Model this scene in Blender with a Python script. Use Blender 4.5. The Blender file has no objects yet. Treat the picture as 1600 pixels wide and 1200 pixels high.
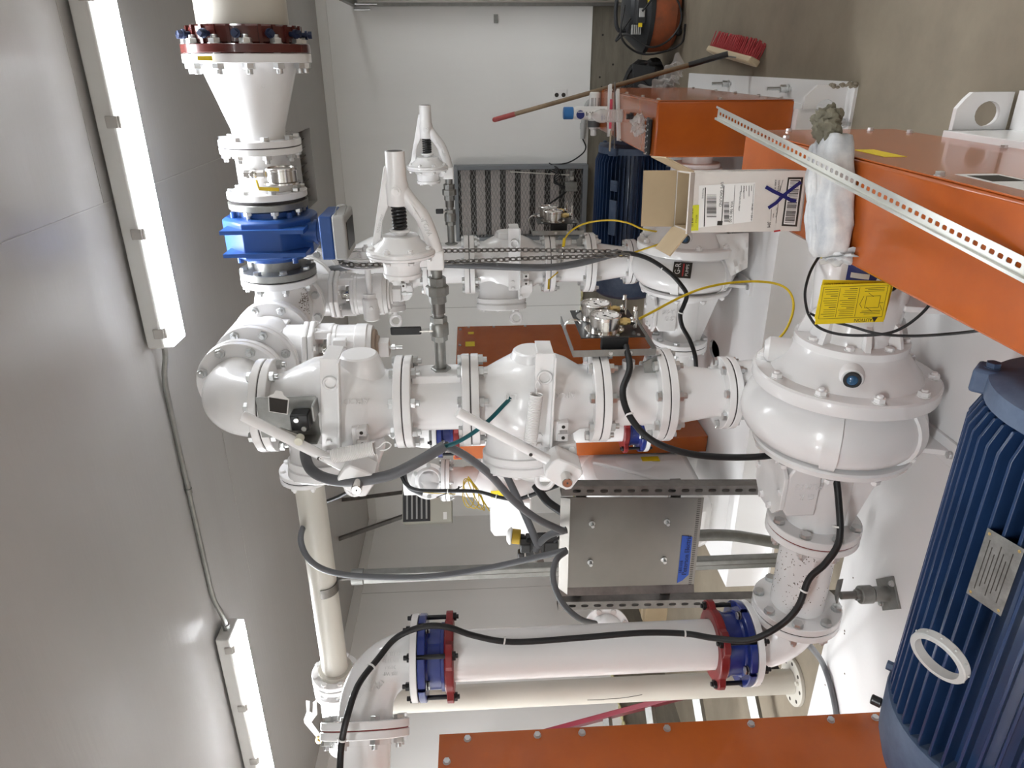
import bpy, bmesh, math, random
from mathutils import Vector as V, Matrix
random.seed(7)
SC = bpy.context.scene
COL = SC.collection
PI = math.pi
# ------------------------------------------------------------------ camera, solved from the room's vanishing lines
F = 1113.0
CAM = V((4.629, -6.667, 1.5))
_a = V((-2457, 10, F)); _b = V((504, -69, F))
_d = _a.cross(_b).normalized()
_Y = (_b - _b.dot(_d) * _d).normalized(); _Z = -_d; _X = _Y.cross(_Z).normalized()
MW = Matrix((_X, _Y, _Z))
def ray(x, y): return MW @ V((600 - y, x - 800, F))
def PX(x, y, X=None, Y=None, Z=None, D=None):
    """point of the room seen at photo pixel (x, y), at a measured plane or distance"""
    r = ray(x, y)
    if X is not None: t = (X - CAM.x) / r.x
    elif Y is not None: t = (Y - CAM.y) / r.y
    elif Z is not None: t = (Z - CAM.z) / r.z
    else: t = D / F
    return CAM + r * t
cam = bpy.data.cameras.new('camera'); co = bpy.data.objects.new('camera', cam); COL.objects.link(co)
cx = MW @ V((0, 1, 0)); cy = MW @ V((1, 0, 0)); cz = -(MW @ V((0, 0, 1)))
mw = Matrix.Identity(4)
for i in range(3):
    mw[i][0] = cx[i]; mw[i][1] = cy[i]; mw[i][2] = cz[i]; mw[i][3] = CAM[i]
co.matrix_world = mw
cam.sensor_fit = 'HORIZONTAL'; cam.sensor_width = 36; cam.lens = F * 36 / 1600; cam.clip_start = .02
SC.camera = co
vs = SC.view_settings
vs.view_transform = 'Standard'; vs.look = 'None'; vs.gamma = 1; vs.exposure = 1.2; vs.use_curve_mapping = False
# ------------------------------------------------------------------ materials
MATS = {}
def mat(name, col, rough=.5, metal=0, coat=0, bump=0, bscale=40, var=0, vscale=6, spec=.5, emit=None, es=0, trans=0, ior=1.45, alpha=1, stretch=None, dark=None):
    m = bpy.data.materials.new(name); m.use_nodes = True
    nt = m.node_tree; b = nt.nodes['Principled BSDF']
    b.inputs['Base Color'].default_value = (*col, 1); b.inputs['Roughness'].default_value = rough
    b.inputs['Metallic'].default_value = metal; b.inputs['Coat Weight'].default_value = coat
    b.inputs['Coat Roughness'].default_value = .08
    b.inputs['Specular IOR Level'].default_value = spec; b.inputs['Transmission Weight'].default_value = trans
    b.inputs['IOR'].default_value = ior; b.inputs['Alpha'].default_value = alpha
    if emit: b.inputs['Emission Color'].default_value = (*emit, 1); b.inputs['Emission Strength'].default_value = es
    if bump or var:
        g = nt.nodes.new('ShaderNodeNewGeometry')
        mp = nt.nodes.new('ShaderNodeMapping'); nt.links.new(g.outputs['Position'], mp.inputs[0])
        if stretch: mp.inputs['Scale'].default_value = stretch
    if bump:
        n = nt.nodes.new('ShaderNodeTexNoise'); n.inputs['Scale'].default_value = bscale; n.inputs['Detail'].default_value = 4
        nt.links.new(mp.outputs[0], n.inputs['Vector'])
        bp = nt.nodes.new('ShaderNodeBump'); bp.inputs['Strength'].default_value = bump; bp.inputs['Distance'].default_value = .004
        nt.links.new(n.outputs[0], bp.inputs['Height']); nt.links.new(bp.outputs[0], b.inputs['Normal'])
    if var:
        n = nt.nodes.new('ShaderNodeTexNoise'); n.inputs['Scale'].default_value = vscale; n.inputs['Detail'].default_value = 8
        n.inputs['Roughness'].default_value = .65
        nt.links.new(mp.outputs[0], n.inputs['Vector'])
        r = nt.nodes.new('ShaderNodeValToRGB'); nt.links.new(n.outputs[0], r.inputs[0])
        dk = dark or tuple(c * (1 - var) for c in col)
        r.color_ramp.elements[0].position = .3; r.color_ramp.elements[0].color = (*dk, 1)
        r.color_ramp.elements[1].position = .7; r.color_ramp.elements[1].color = (*[min(1, c * (1 + var * .4)) for c in col], 1)
        nt.links.new(r.outputs[0], b.inputs['Base Color'])
    MATS[name] = m
    return m
WHITE = mat('white_enamel', (.845, .835, .83), .27, coat=.25, bump=.16, bscale=28)
CREAM = mat('cream_enamel', (.56, .535, .475), .34, bump=.12, bscale=25)
ZINC = mat('zinc_bolt', (.62, .63, .63), .3, metal=.9, bump=.1, bscale=90)
STEEL = mat('stainless', (.66, .64, .61), .2, metal=1)
BRUSH = mat('mill_steel_sheet', (.235, .222, .205), .36, metal=.9, bump=.05, bscale=8, var=.14, vscale=2.2)
GALV = mat('galvanized', (.29, .29, .275), .42, metal=.75, bump=.1, bscale=40, var=.18, vscale=25)
ALU = mat('bright_zinc', (.60, .60, .555), .36, metal=.85, var=.1, vscale=9)
STRUT = mat('strut_steel', (.22, .208, .196), .4, metal=.85, var=.3, vscale=14)
BLACK = mat('black_rubber', (.012, .012, .013), .5, var=.3, vscale=20)
BLKP = mat('black_paint', (.018, .018, .019), .35)
GREYC = mat('grey_conduit', (.115, .118, .125), .45, bump=.1, bscale=60)
PVC = mat('grey_pvc', (.42, .42, .41), .45)
GASK = mat('gasket_dark', (.05, .045, .045), .8)
REDG = mat('gasket_red', (.22, .03, .03), .7)
ORANGE = mat('orange_enamel', (.44, .098, .012), .24, coat=.4, var=.12, vscale=5, dark=(.38, .080, .010))
NAVY = mat('navy_enamel', (.013, .036, .10), .36, coat=.15, var=.3, vscale=7)
NAVYD = mat('navy_dusty', (.10, .135, .20), .55, var=.35, vscale=8, dark=(.035, .06, .12))
BLUE = mat('meter_blue', (.024, .085, .30), .38, var=.1, vscale=6)
BLUE2 = mat('coupling_blue', (.010, .026, .19), .28, coat=.3)
RED2 = mat('coupling_red', (.22, .014, .016), .35, var=.2, vscale=12)
MAROON = mat('maroon_enamel', (.085, .014, .011), .25, coat=.3)
BBOLT = mat('dark_blue_bolt', (.02, .03, .07), .4, metal=.4)
TEAL = mat('teal_cable', (.0, .085, .10), .45)
YELLOW = mat('yellow_cable', (.62, .43, .015), .4)
CARD = mat('yellow_card', (.80, .60, .02), .45)
INK = mat('ink', (.03, .025, .02), .6)
LABELW = mat('label_white', (.80, .79, .77), .45)
LBLUE = mat('label_blue', (.02, .03, .18), .4)
LRED = mat('label_red', (.45, .03, .03), .5)
BRASS = mat('brass', (.62, .46, .2), .3, metal=.95)
CONC = mat('concrete_floor', (.265, .225, .17), .75, bump=.35, bscale=9, var=.22, vscale=2.2, spec=.25)
CURB = mat('concrete_curb', (.20, .182, .145), .8, bump=.4, bscale=8, var=.3, vscale=5, stretch=(.5, .5, 3), spec=.2)
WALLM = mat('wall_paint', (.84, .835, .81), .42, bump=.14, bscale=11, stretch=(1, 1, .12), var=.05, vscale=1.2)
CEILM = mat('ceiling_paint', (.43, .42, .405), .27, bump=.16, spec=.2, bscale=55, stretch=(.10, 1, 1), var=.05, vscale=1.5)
TRIM = mat('trim_paint', (.74, .73, .70), .4)
FOAM = mat('foam_edge', (.55, .50, .27), .8, var=.25, vscale=20)
WOODH = mat('wood_handle', (.20, .135, .075), .55, var=.3, vscale=9, stretch=(1, 1, 1))
WOODL = mat('pale_wood', (.55, .45, .30), .6)
CARDB = mat('cardboard', (.42, .32, .20), .8, var=.1, vscale=5)
BOXW = mat('white_carton', (.66, .62, .58), .6, var=.08, vscale=8)
PINK = mat('pink_plastic', (.75, .10, .16), .4)
def film(name, col, f):
    """clear or frosted plastic film: part see-through, part glossy"""
    m = bpy.data.materials.new(name); m.use_nodes = True; nt = m.node_tree
    b = nt.nodes['Principled BSDF']; b.inputs['Base Color'].default_value = (*col, 1); b.inputs['Roughness'].default_value = .18
    t = nt.nodes.new('ShaderNodeBsdfTransparent'); mx = nt.nodes.new('ShaderNodeMixShader'); mx.inputs[0].default_value = f
    nt.links.new(t.outputs[0], mx.inputs[1]); nt.links.new(b.outputs[0], mx.inputs[2])
    nt.links.new(mx.outputs[0], nt.nodes['Material Output'].inputs[0]); return m
FILM = film('plastic_film', (.72, .70, .68), .42)
CLEAR = film('clear_plastic', (.78, .76, .74), .42)
LENS = mat('lit_lens', (.9, .92, .95), .35, emit=(.93, .96, 1.0), es=16.0)
LENS2 = mat('fill_lens_far', (.9, .92, .95), .35, emit=(.95, .98, 1.0), es=58.0)  # lens of unseen fixtures added for even brightness
LENS4 = mat('fill_lens_back', (.9, .92, .95), .35, emit=(.95, .98, 1.0), es=26.0)  # lens of the fixture added to fill the back wall
LENS3 = mat('fill_lens_left', (.9, .92, .95), .35, emit=(.95, .98, 1.0), es=26.0)  # lens of the fixture added to fill the left wall
LENSB = mat('lit_lens_second', (.9, .92, .95), .35, emit=(.93, .96, 1.0), es=36.0)
# ------------------------------------------------------------------ mesh builder
def frame(ax, ref=None):
    z = V(ax).normalized()
    r = V(ref) if ref else (V((0, 0, 1)) if abs(z.z) < .9 else V((1, 0, 0)))
    x = (r - r.dot(z) * z).normalized(); y = z.cross(x)
    return x, y, z
XA, YA, ZA = V((1, 0, 0)), V((0, 1, 0)), V((0, 0, 1))
class MB:
    def __init__(s): s.v = []; s.f = []
    def add(s, vs, fs):
        n = len(s.v); s.v += [V(p) for p in vs]; s.f += [tuple(i + n for i in f) for f in fs]; return s
    def lathe(s, o, ax, prof, n=32, ref=None, closed=False, a0=0, a1=None):
        """prof: (distance along the axis, radius) pairs"""
        o = V(o); x, y, z = frame(ax, ref); vs = []; fs = []
        full = a1 is None; cnt = n if full else n + 1
        for t, r in prof:
            for i in range(cnt):
                a = 2 * PI * i / n if full else a0 + (a1 - a0) * i / n
                vs.append(o + z * t + (x * math.cos(a) + y * math.sin(a)) * r)
        m = len(prof)
        for j in range(m if closed else m - 1):
            for i in range(cnt if full else n):
                k = (i + 1) % cnt; j2 = (j + 1) % m
                fs.append((j * cnt + i, j * cnt + k, j2 * cnt + k, j2 * cnt + i))
        if not closed and full:
            fs.append(tuple(reversed(range(cnt)))); fs.append(tuple((m - 1) * cnt + i for i in range(cnt)))
        return s.add(vs, fs)
    def cyl(s, o, ax, h, r, n=24, r2=None, ch=0, ref=None):
        r2 = r if r2 is None else r2
        p = [(0, r - ch), (ch, r), (h - ch, r2), (h, r2 - ch)] if ch else [(0, r), (h, r2)]
        return s.lathe(o, ax, p, n, ref)
    def ring(s, o, ax, h, r, ri, n=32, ch=0):
        return s.lathe(o, ax, [(0, ri), (0, r - ch), (ch, r), (h - ch, r), (h, r - ch), (h, ri)], n, closed=True)
    def tube(s, pts, r, n=10, sub=6, closed=False):
        P = [V(p) for p in pts]
        if sub > 1 and len(P) > 2:
            Q = []; m = len(P)
            for i in range(m if closed else m - 1):
                p0 = P[(i - 1) % m] if closed or i else P[i] * 2 - P[i + 1]
                p1, p2 = P[i], P[(i + 1) % m]
                p3 = P[(i + 2) % m] if closed or i + 2 < m else p2 * 2 - p1
                for k in range(sub):
                    t = k / sub
                    Q.append(.5 * (2 * p1 + (p2 - p0) * t + (2 * p0 - 5 * p1 + 4 * p2 - p3) * t * t + (3 * p1 - p0 - 3 * p2 + p3) * t ** 3))
            if not closed: Q.append(P[-1])
            P = Q
        m = len(P); vs = []; x = None
        for i in range(m):
            d = (P[(i + 1) % m] - P[i - 1]) if closed or 0 < i < m - 1 else (P[1] - P[0] if i == 0 else P[-1] - P[-2])
            if d.length < 1e-9: d = V((0, 0, 1))
            d.normalize()
            if x is None: x = frame(d)[0]
            x = x - x.dot(d) * d
            if x.length < 1e-6: x = frame(d)[0]
            x.normalize(); y = d.cross(x)
            rr = r[min(len(r) - 1, int(i * len(r) / m))] if isinstance(r, (list, tuple)) else r
            for k in range(n):
                a = 2 * PI * k / n; vs.append(P[i] + (x * math.cos(a) + y * math.sin(a)) * rr)
        fs = []
        for i in range(m if closed else m - 1):
            i2 = (i + 1) % m
            for k in range(n):
                k2 = (k + 1) % n; fs.append((i * n + k, i * n + k2, i2 * n + k2, i2 * n + k))
        if not closed: fs.append(tuple(reversed(range(n)))); fs.append(tuple((m - 1) * n + k for k in range(n)))
        return s.add(vs, fs)
    def box(s, c, d, R=None):
        c = V(c); ex, ey, ez = R or (XA, YA, ZA)
        vs = [c + V(ex) * d[0] / 2 * i + V(ey) * d[1] / 2 * j + V(ez) * d[2] / 2 * k for k in (-1, 1) for j in (-1, 1) for i in (-1, 1)]
        return s.add(vs, [(0, 2, 3, 1), (4, 5, 7, 6), (0, 1, 5, 4), (2, 6, 7, 3), (0, 4, 6, 2), (1, 3, 7, 5)])
    def bx(s, x0, x1, y0, y1, z0, z1): return s.box(((x0 + x1) / 2, (y0 + y1) / 2, (z0 + z1) / 2), (x1 - x0, y1 - y0, z1 - z0))
    def beam(s, a, b, w, h, ref=None):
        a, b = V(a), V(b); x, y, z = frame(b - a, ref)
        return s.box((a + b) / 2, (h, w, (b - a).length) if ref else (w, h, (b - a).length), (x, y, z))
    def prism(s, pts, o, ex, ey, h):
        """2-D outline in the plane (ex, ey) through o, pushed out by the vector h"""
        o, ex, ey, h = V(o), V(ex), V(ey), V(h); n = len(pts)
        vs = [o + ex * p[0] + ey * p[1] for p in pts]; vs += [v + h for v in vs]
        fs = [tuple(reversed(range(n))), tuple(range(n, 2 * n))] + [(i, (i + 1) % n, n + (i + 1) % n, n + i) for i in range(n)]
        return s.add(vs, fs)
    def ell(s, c, r, n=20, m=12, R=None):
        c = V(c); ex, ey, ez = R or (XA, YA, ZA); vs = [c - V(ez) * r[2]]; fs = []
        for j in range(1, m):
            b = -PI / 2 + PI * j / m
            for i in range(n):
                a = 2 * PI * i / n
                vs.append(c + V(ex) * r[0] * math.cos(a) * math.cos(b) + V(ey) * r[1] * math.sin(a) * math.cos(b) + V(ez) * r[2] * math.sin(b))
        vs.append(c + V(ez) * r[2]); L = len(vs) - 1
        for i in range(n):
            k = (i + 1) % n; fs.append((0, 1 + k, 1 + i)); fs.append((L, L - n + i, L - n + k))
            for j in range(m - 2): fs.append((1 + j * n + i, 1 + j * n + k, 1 + (j + 1) * n + k, 1 + (j + 1) * n + i))
        return s.add(vs, fs)
    def torus(s, c, ax, R, r, n=32, m=10, a0=0, a1=None):
        x, y, z = frame(ax); c = V(c)
        k = n if a1 is None else n + 1; e = 2 * PI if a1 is None else a1 - a0
        return s.tube([c + (x * math.cos(a0 + e * i / n) + y * math.sin(a0 + e * i / n)) * R for i in range(k)], r, m, 1, a1 is None)
    def helix(s, a, b, R, r, turns, n=14, m=6):
        a, b = V(a), V(b); x, y, z = frame(b - a); L = (b - a).length; N = int(turns * n)
        return s.tube([a + z * (L * i / N) + (x * math.cos(2 * PI * i / n) + y * math.sin(2 * PI * i / n)) * R for i in range(N + 1)], r, m, 1)
    def holed(s, o, ex, ey, cells, th):
        """flat plate of rectangular cells (x0,y0,x1,y1,hole) with hole=(cx,cy,rx,ry,pow) or None, thickness th along ex x ey"""
        o, ex, ey = V(o), V(ex), V(ey); nz = ex.cross(ey).normalized() * th
        for (x0, y0, x1, y1, h) in cells:
            if not h:
                s.prism([(x0, y0), (x1, y0), (x1, y1), (x0, y1)], o, ex, ey, nz); continue
            cx, cy, rx, ry, pw = h; N = 20; out = []; inn = []
            for i in range(N):
                a = 2 * PI * (i + .5) / N; c, d = math.cos(a), math.sin(a)
                q = (abs(c / rx) ** pw + abs(d / ry) ** pw) ** (-1 / pw); inn.append((cx + c * q, cy + d * q))
                tx = ((x1 - cx) / c if c > 0 else (x0 - cx) / c) if abs(c) > 1e-9 else 1e9
                ty = ((y1 - cy) / d if d > 0 else (y0 - cy) / d) if abs(d) > 1e-9 else 1e9
                t = min(tx, ty); out.append((cx + c * t, cy + d * t))
            # pull the nearest sample of each corner onto it
            for (qx, qy) in ((x0, y0), (x1, y0), (x1, y1), (x0, y1)):
                i = min(range(N), key=lambda i: (out[i][0] - qx) ** 2 + (out[i][1] - qy) ** 2); out[i] = (qx, qy)
            vs = [o + ex * p[0] + ey * p[1] + nz * k for k in (0, 1) for p in inn + out]; fs = []
            for i in range(N):
                k = (i + 1) % N
                fs += [(i, N + i, N + k, k), (2 * N + i, 2 * N + k, 3 * N + k, 3 * N + i), (i, k, 2 * N + k, 2 * N + i), (N + i, 3 * N + i, 3 * N + k, N + k)]
            s.add(vs, fs)
        return s
    def text(s, body, o, ex, ey, size, depth=.0015, align='CENTER', sx=1):
        """lettering lying in the plane (ex = reading direction, ey = up)"""
        cu = bpy.data.curves.new('t', 'FONT'); cu.body = body; cu.size = size; cu.extrude = depth; cu.align_x = align; cu.align_y = 'CENTER'
        cu.resolution_u = 2; cu.space_line = .95
        ob = bpy.data.objects.new('t', cu); COL.objects.link(ob)
        dg = bpy.context.evaluated_depsgraph_get(); me = ob.evaluated_get(dg).to_mesh()
        o, ex, ey = V(o), V(ex).normalized(), V(ey).normalized(); ez = ex.cross(ey)
        s.add([o + ex * v.co.x * sx + ey * v.co.y + ez * v.co.z for v in me.vertices], [tuple(p.vertices) for p in me.polygons])
        ob.evaluated_get(dg).to_mesh_clear(); bpy.data.objects.remove(ob); bpy.data.curves.remove(cu); return s
    def map(s, fn): s.v = [fn(p) for p in s.v]; return s
    def mesh(s, name, m, origin=V((0, 0, 0)), recalc=True, ang=32):
        me = bpy.data.meshes.new(name); me.from_pydata([tuple(p - origin) for p in s.v], [], s.f)
        if recalc:
            bm = bmesh.new(); bm.from_mesh(me); bmesh.ops.recalc_face_normals(bm, faces=bm.faces); bm.to_mesh(me); bm.free()
        me.polygons.foreach_set('use_smooth', [True] * len(me.polygons))
        me.set_sharp_from_angle(angle=math.radians(ang)); me.materials.append(m); me.update(); return me
class Place:
    """own anchor and scale of an assembly: p -> anchor + k * (p - design anchor)"""
    cur = None
    def __init__(s, a0, a, k): s.a0, s.a, s.k = V(a0), V(a), k
    def __call__(s, p): return s.a + (V(p) - s.a0) * s.k
    def inv(s, p): return s.a0 + (V(p) - s.a) / s.k
    def __enter__(s): Place.cur = s; return s
    def __exit__(s, *a): Place.cur = None
def PL(p): return Place.cur(p) if Place.cur else V(p)
def tag(o, label=None, cat=None, group=None, kind=None):
    if label: o['label'] = label
    if cat: o['category'] = cat
    if group: o['group'] = group
    if kind: o['kind'] = kind
    return o
def thing(name, loc, label, cat, group=None):
    o = bpy.data.objects.new(name, None); COL.objects.link(o); o.location = PL(loc); o.empty_display_size = .05
    return tag(o, label, cat, group)
def wloc(o):
    p = V(o.location)
    while o.parent: o = o.parent; p += V(o.location)
    return p
def part(root, name, mb, m, label=None, bevel=0, ang=32, kind=None, recalc=True):
    """one mesh of its own under a thing (or under a part)"""
    org = wloc(root)
    if Place.cur: mb.v = [Place.cur(p) for p in mb.v]; bevel *= Place.cur.k
    o = bpy.data.objects.new(name, mb.mesh(name, m, org, ang=ang, recalc=recalc)); COL.objects.link(o); o.parent = root
    if label: o['label'] = label
    if kind: o['kind'] = kind
    if bevel: bv(o, bevel)
    return o
def bv(o, w, seg=2):
    b = o.modifiers.new('bevel', 'BEVEL'); b.width = w; b.segments = seg; b.limit_method = 'ANGLE'; b.angle_limit = math.radians(40); b.harden_normals = False
def solo(name, mb, m, label, cat, group=None, bevel=0, origin=None, kind=None):
    """a thing that is one mesh"""
    if origin is None:
        lo = [min(p[i] for p in mb.v) for i in range(3)]; hi = [max(p[i] for p in mb.v) for i in range(3)]
        origin = V(((lo[0] + hi[0]) / 2, (lo[1] + hi[1]) / 2, lo[2]))
    o = bpy.data.objects.new(name, mb.mesh(name, m, V(origin))); COL.objects.link(o); o.location = origin
    if bevel: bv(o, bevel)
    return tag(o, label, cat, group, kind)
def struct(name, mb, m, parent=None, bevel=0):
    o = bpy.data.objects.new(name, mb.mesh(name, m)); COL.objects.link(o); o['kind'] = 'structure'
    if parent: o.parent = parent
    if bevel: bv(o, bevel)
    return o
_bm = {}
def boltmesh(d, t, style, m):
    k = (round(d, 4), round(t, 4), style, m.name)
    if k in _bm: return _bm[k]
    b = MB(); R = d * .92; h = d * .68; t2 = t / 2
    if style == 'cap':                                   # head only, standing on the surface at z = 0
        b.cyl((0, 0, 0), ZA, h * .18, R * 1.12, 16); b.cyl((0, 0, h * .15), ZA, h, R, 6, ch=d * .06)
    elif style == 'nut':                                 # painted nut with the stud end showing
        b.cyl((0, 0, 0), ZA, h * .2, R * 1.12, 16); b.cyl((0, 0, h * .15), ZA, h * 1.1, R, 6, ch=d * .06); b.cyl((0, 0, 0), ZA, h * 1.8, d * .5, 12, ch=d * .08)
    else:
        b.cyl((0, 0, -t2 - h * 2.3), ZA, t + h * 2.3, d * .5, 12, ch=d * .06)
        b.cyl((0, 0, t2), ZA, h * .16, R * 1.1, 16); b.cyl((0, 0, t2 + h * .12), ZA, h, R, 6, ch=d * .07)
        b.cyl((0, 0, -t2 - h * 1.25), ZA, h * 1.25, R, 6, ch=d * .07)
        if style == 'stud': b.cyl((0, 0, t2 + h), ZA, h * .8, d * .5, 12, ch=d * .06)
    _bm[k] = b.mesh('bolt', m, recalc=True); return _bm[k]
def bolt(root, p, ax, d, t, style='bolt', m=None, name='bolt', spin=0):
    k = Place.cur.k if Place.cur else 1
    o = bpy.data.objects.new(name, boltmesh(d * k, t * k, style, m or ZINC)); COL.objects.link(o); o.parent = root
    x, y, z = frame(ax); c, s_ = math.cos(spin), math.sin(spin)
    x, y = x * c + y * s_, y * c - x * s_
    o.rotation_euler = Matrix(((x.x, y.x, z.x), (x.y, y.y, z.y), (x.z, y.z, z.z))).to_euler()
    o.location = PL(p) - wloc(root); return o
def bolts(root, c, ax, R, n, d, t, ph=.5, style='bolt', m=None, name='bolt', ref=None):
    x, y, z = frame(ax, ref)
    for i in range(n):
        a = 2 * PI * (i + ph) / n
        bolt(root, V(c) + (x * math.cos(a) + y * math.sin(a)) * R, ax, d, t, style, m, name, random.random())
def disc(o, ax, r, t, ri=0, n=48):
    b = MB(); c = min(.0022, t * .2)
    if ri: return b.ring(o, ax, t, r, ri, n, c)
    return b.cyl(o, ax, t, r, n, ch=c)
def fpair(ra, rb, c, ax, r, t, n=8, bd=.019, bc=None, m=WHITE, m2=None, ph=.5, gk=GASK, gap=.004, style='bolt', bm=None):
    """two mating flanges about the plane at c: the +ax one belongs to ra, the -ax one (and gasket, bolts) to rb"""
    c = V(c); z = V(ax).normalized()
    if ra: part(ra, 'flange', disc(c + z * gap / 2, z, r, t), m)
    if rb: part(rb, 'flange', disc(c - z * (t + gap / 2), z, r, t), m2 or m)
    own = rb or ra
    part(own, 'gasket', MB().cyl(c - z * gap / 2, z, gap, r * .975, 40), gk)
    bolts(own, c, ax, bc or r * .865, n, bd, 2 * t + gap, ph, style, bm)
def bend(c, a, b, R, r, n=24, seg=10):
    """90 degree elbow: starts at c + a*R heading to c + b*R, round the corner at c"""
    c, a, b = V(c), V(a), V(b); o = c + a * R + b * R
    return MB().tube([o - b * R * math.cos(t) - a * R * math.sin(t) for t in [PI / 2 * i / seg for i in range(seg + 1)]], r, n, 1)
# ------------------------------------------------------------------ the room
RX, RY, RZ = 8.2, -9.4, 2.73
struct('floor', MB().bx(-.3, RX + .3, RY - .3, .3, -.12, 0), CONC)
CB = .445
w = MB().bx(-.02, RX, 0, .2, CB, RZ); struct('wall_back', w, WALLM)
struct('wall_back_base', MB().bx(-.2, RX, .012, .2, 0, CB), CURB)
struct('wall_left', MB().bx(-.2, 0, RY, 0, CB, RZ), WALLM)
struct('wall_left_base', MB().bx(-.2, -.012, RY, .012, 0, CB), CURB)
struct('wall_right', MB().bx(RX, RX + .2, RY, 0, 0, RZ), WALLM)
struct('wall_front', MB().bx(0, RX, RY - .2, RY, 0, RZ), WALLM)
# ceiling with the dark vent opening near the back wall
HX0, HX1, HY0, HY1 = 3.62, 4.17, -1.22, -.78
c = MB().bx(-.2, RX + .2, RY - .2, HY0, RZ, RZ + .15).bx(-.2, RX + .2, HY1, .2, RZ, RZ + .15)
c.bx(-.2, HX0, HY0, HY1, RZ, RZ + .15).bx(HX1, RX + .2, HY0, HY1, RZ, RZ + .15)
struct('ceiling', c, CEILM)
VENTM = mat('vent_grey', (.16, .15, .14), .6, var=.2, vscale=8)
vr = struct('trim_3', MB().bx(HX0, HX1, HY0, HY1, RZ + .12, RZ + .16), VENTM)
sl = MB()
for i in range(9): sl.box((HX0 + .03 + i * .061, (HY0 + HY1) / 2, RZ + .07), (.005, HY1 - HY0, .05), (V((.8, 0, .6)), YA, V((-.6, 0, .8))))
struct('trim_4', sl, VENTM)
t = MB().bx(0, RX, -.018, 0, RZ - .085, RZ); struct('trim_1', t, TRIM, bevel=.002)
t = MB().bx(0, .018, RY, -.018, RZ - .085, RZ); struct('trim_2', t, TRIM, bevel=.002)
SEAM = mat('seam_grey', (.40, .39, .37), .5)  # plain grey for the sheet joints
s = MB()
s.bx(4.198, 4.202, -4.75, -1.4, RZ - .0015, RZ + .001).bx(4.2, 6.9, -4.172, -4.168, RZ - .0015, RZ + .001)
s.bx(2.1, 3.3, -3.562, -3.558, RZ - .0012, RZ + .001); struct('trim_5', s, SEAM)
s = MB()
for y in (-1.22, -2.44, -3.66, -4.88): s.bx(-.001, .0012, y - .002, y + .002, CB, RZ - .085)
for x in (1.22, 2.44): s.bx(x - .002, x + .002, -.0012, .001, CB, RZ - .085)
struct('trim_6', s, SEAM)
# foam bead along the foot of the painted panels
f = MB()
def bead(a, b, n):
    for i in range(n):
        p = V(a).lerp(V(b), (i + .5) / n); f.ell(p, (.03 + random.random() * .02, .03 + random.random() * .02, .010 + random.random() * .006), 8, 5)
bead((.0, -.1, CB), (.0, -4.6, CB), 60); bead((0, .0, CB), (3.05, 0, CB), 40)
struct('trim_7', f, FOAM)
HOLEM = mat('tie_hole', (.03, .028, .024), .9)
h = MB()
for (x, z) in ((4.50, .36), (4.42, .34), (4.83, .35), (4.15, .15), (4.47, .08), (4.6, .25), (3.9, .3)): h.cyl((x, .0125, z), (0, -1, 0), .002, .009, 10)
struct('trim_8', h, HOLEM)

# ------------------------------------------------------------------ ceiling lights
LATCH = mat('latch_grey', (.42, .40, .37), .4, metal=.3)
HOUS = mat('fixture_housing', (.58, .575, .55), .45)
RIM = mat('lens_rim', (.8, .8, .8), .4, emit=(.93, .96, 1.0), es=1.0)
def fixture(x0, x1, y, label, lens=None):
    r = thing('ceiling_light', (x0, y, RZ), label, 'light', 'strip lights on the ceiling')
    w = .07
    b = MB().prism([(-w, -.014), (w, -.014), (w + .004, -.075), (-w - .004, -.075)], (x0, y, RZ), YA, ZA, (x1 - x0, 0, 0))
    part(r, 'housing', b, HOUS, bevel=.006)
    for xx in (x0 + .15, x1 - .15): part(r, 'mount', MB().bx(xx - .03, xx + .03, y - .03, y + .03, RZ - .016, RZ), GALV)
    # ribbed prismatic lens with rounded ends
    n = 14; sec = [(-w + .006, -.1035)] + [(-w + .012 + (2 * w - .024) * i / n, -.106 - (.0025 if i % 2 else 0)) for i in range(n + 1)] + [(w - .006, -.1035)]
    b = MB(); xs = [(x0 + .004, .80), (x0 + .02, .92), (x0 + .05, 1), (x1 - .05, 1), (x1 - .02, .92), (x1 - .004, .80)]
    for k, (xx, sc) in enumerate(xs):
        b.v += [V((xx, y + p[0] * (.9 + .1 * sc), RZ - .1035 + (p[1] + .1035) * sc)) for p in sec]
    m = len(sec)
    for k in range(len(xs) - 1):
        for i in range(m): j = (i + 1) % m; b.f.append((k * m + i, k * m + j, (k + 1) * m + j, (k + 1) * m + i))
    b.f.append(tuple(range(m))); b.f.append(tuple((len(xs) - 1) * m + i for i in range(m)))
    part(r, 'lens', b, lens or LENS, ang=20)
    part(r, 'lens_rim', MB().prism([(-w + .002, -.075), (w - .002, -.075), (w - .005, -.104), (-w + .005, -.104)], (x0 + .003, y, RZ), YA, ZA, (x1 - x0 - .006, 0, 0)), RIM, bevel=.004)
    for i in range(4):
        xx = x0 + .06 + (x1 - x0 - .12) * i / 3
        for sgn in (-1, 1):
            yy = y + sgn * (w + .006)
            part(r, 'latch', MB().bx(xx - .019, xx + .019, yy - .005, yy + .005, RZ - .088, RZ - .05).bx(xx - .019, xx + .019, yy - sgn * .010 - .008, yy - sgn * .010 + .008, RZ - .094, RZ - .084), LATCH, bevel=.003)
    for xx in (x0 - .02, x1): part(r, 'end_gland', MB().cyl((xx, y, RZ - .045), XA, .022, .016, 12), GALV)
    return r
LY = -4.06
fixture(3.66, 4.88, LY, 'lit strip light on the ceiling above the big white reducer')
fixture(1.02, 2.24, LY, 'lit strip light on the ceiling past the end of the thin conduit', LENSB)
fixture(3.66, 4.88, -7.6, 'added fill strip light behind the camera, over the aisle', LENS2)  # unseen fixture, added behind the view to even out the brightness
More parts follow.
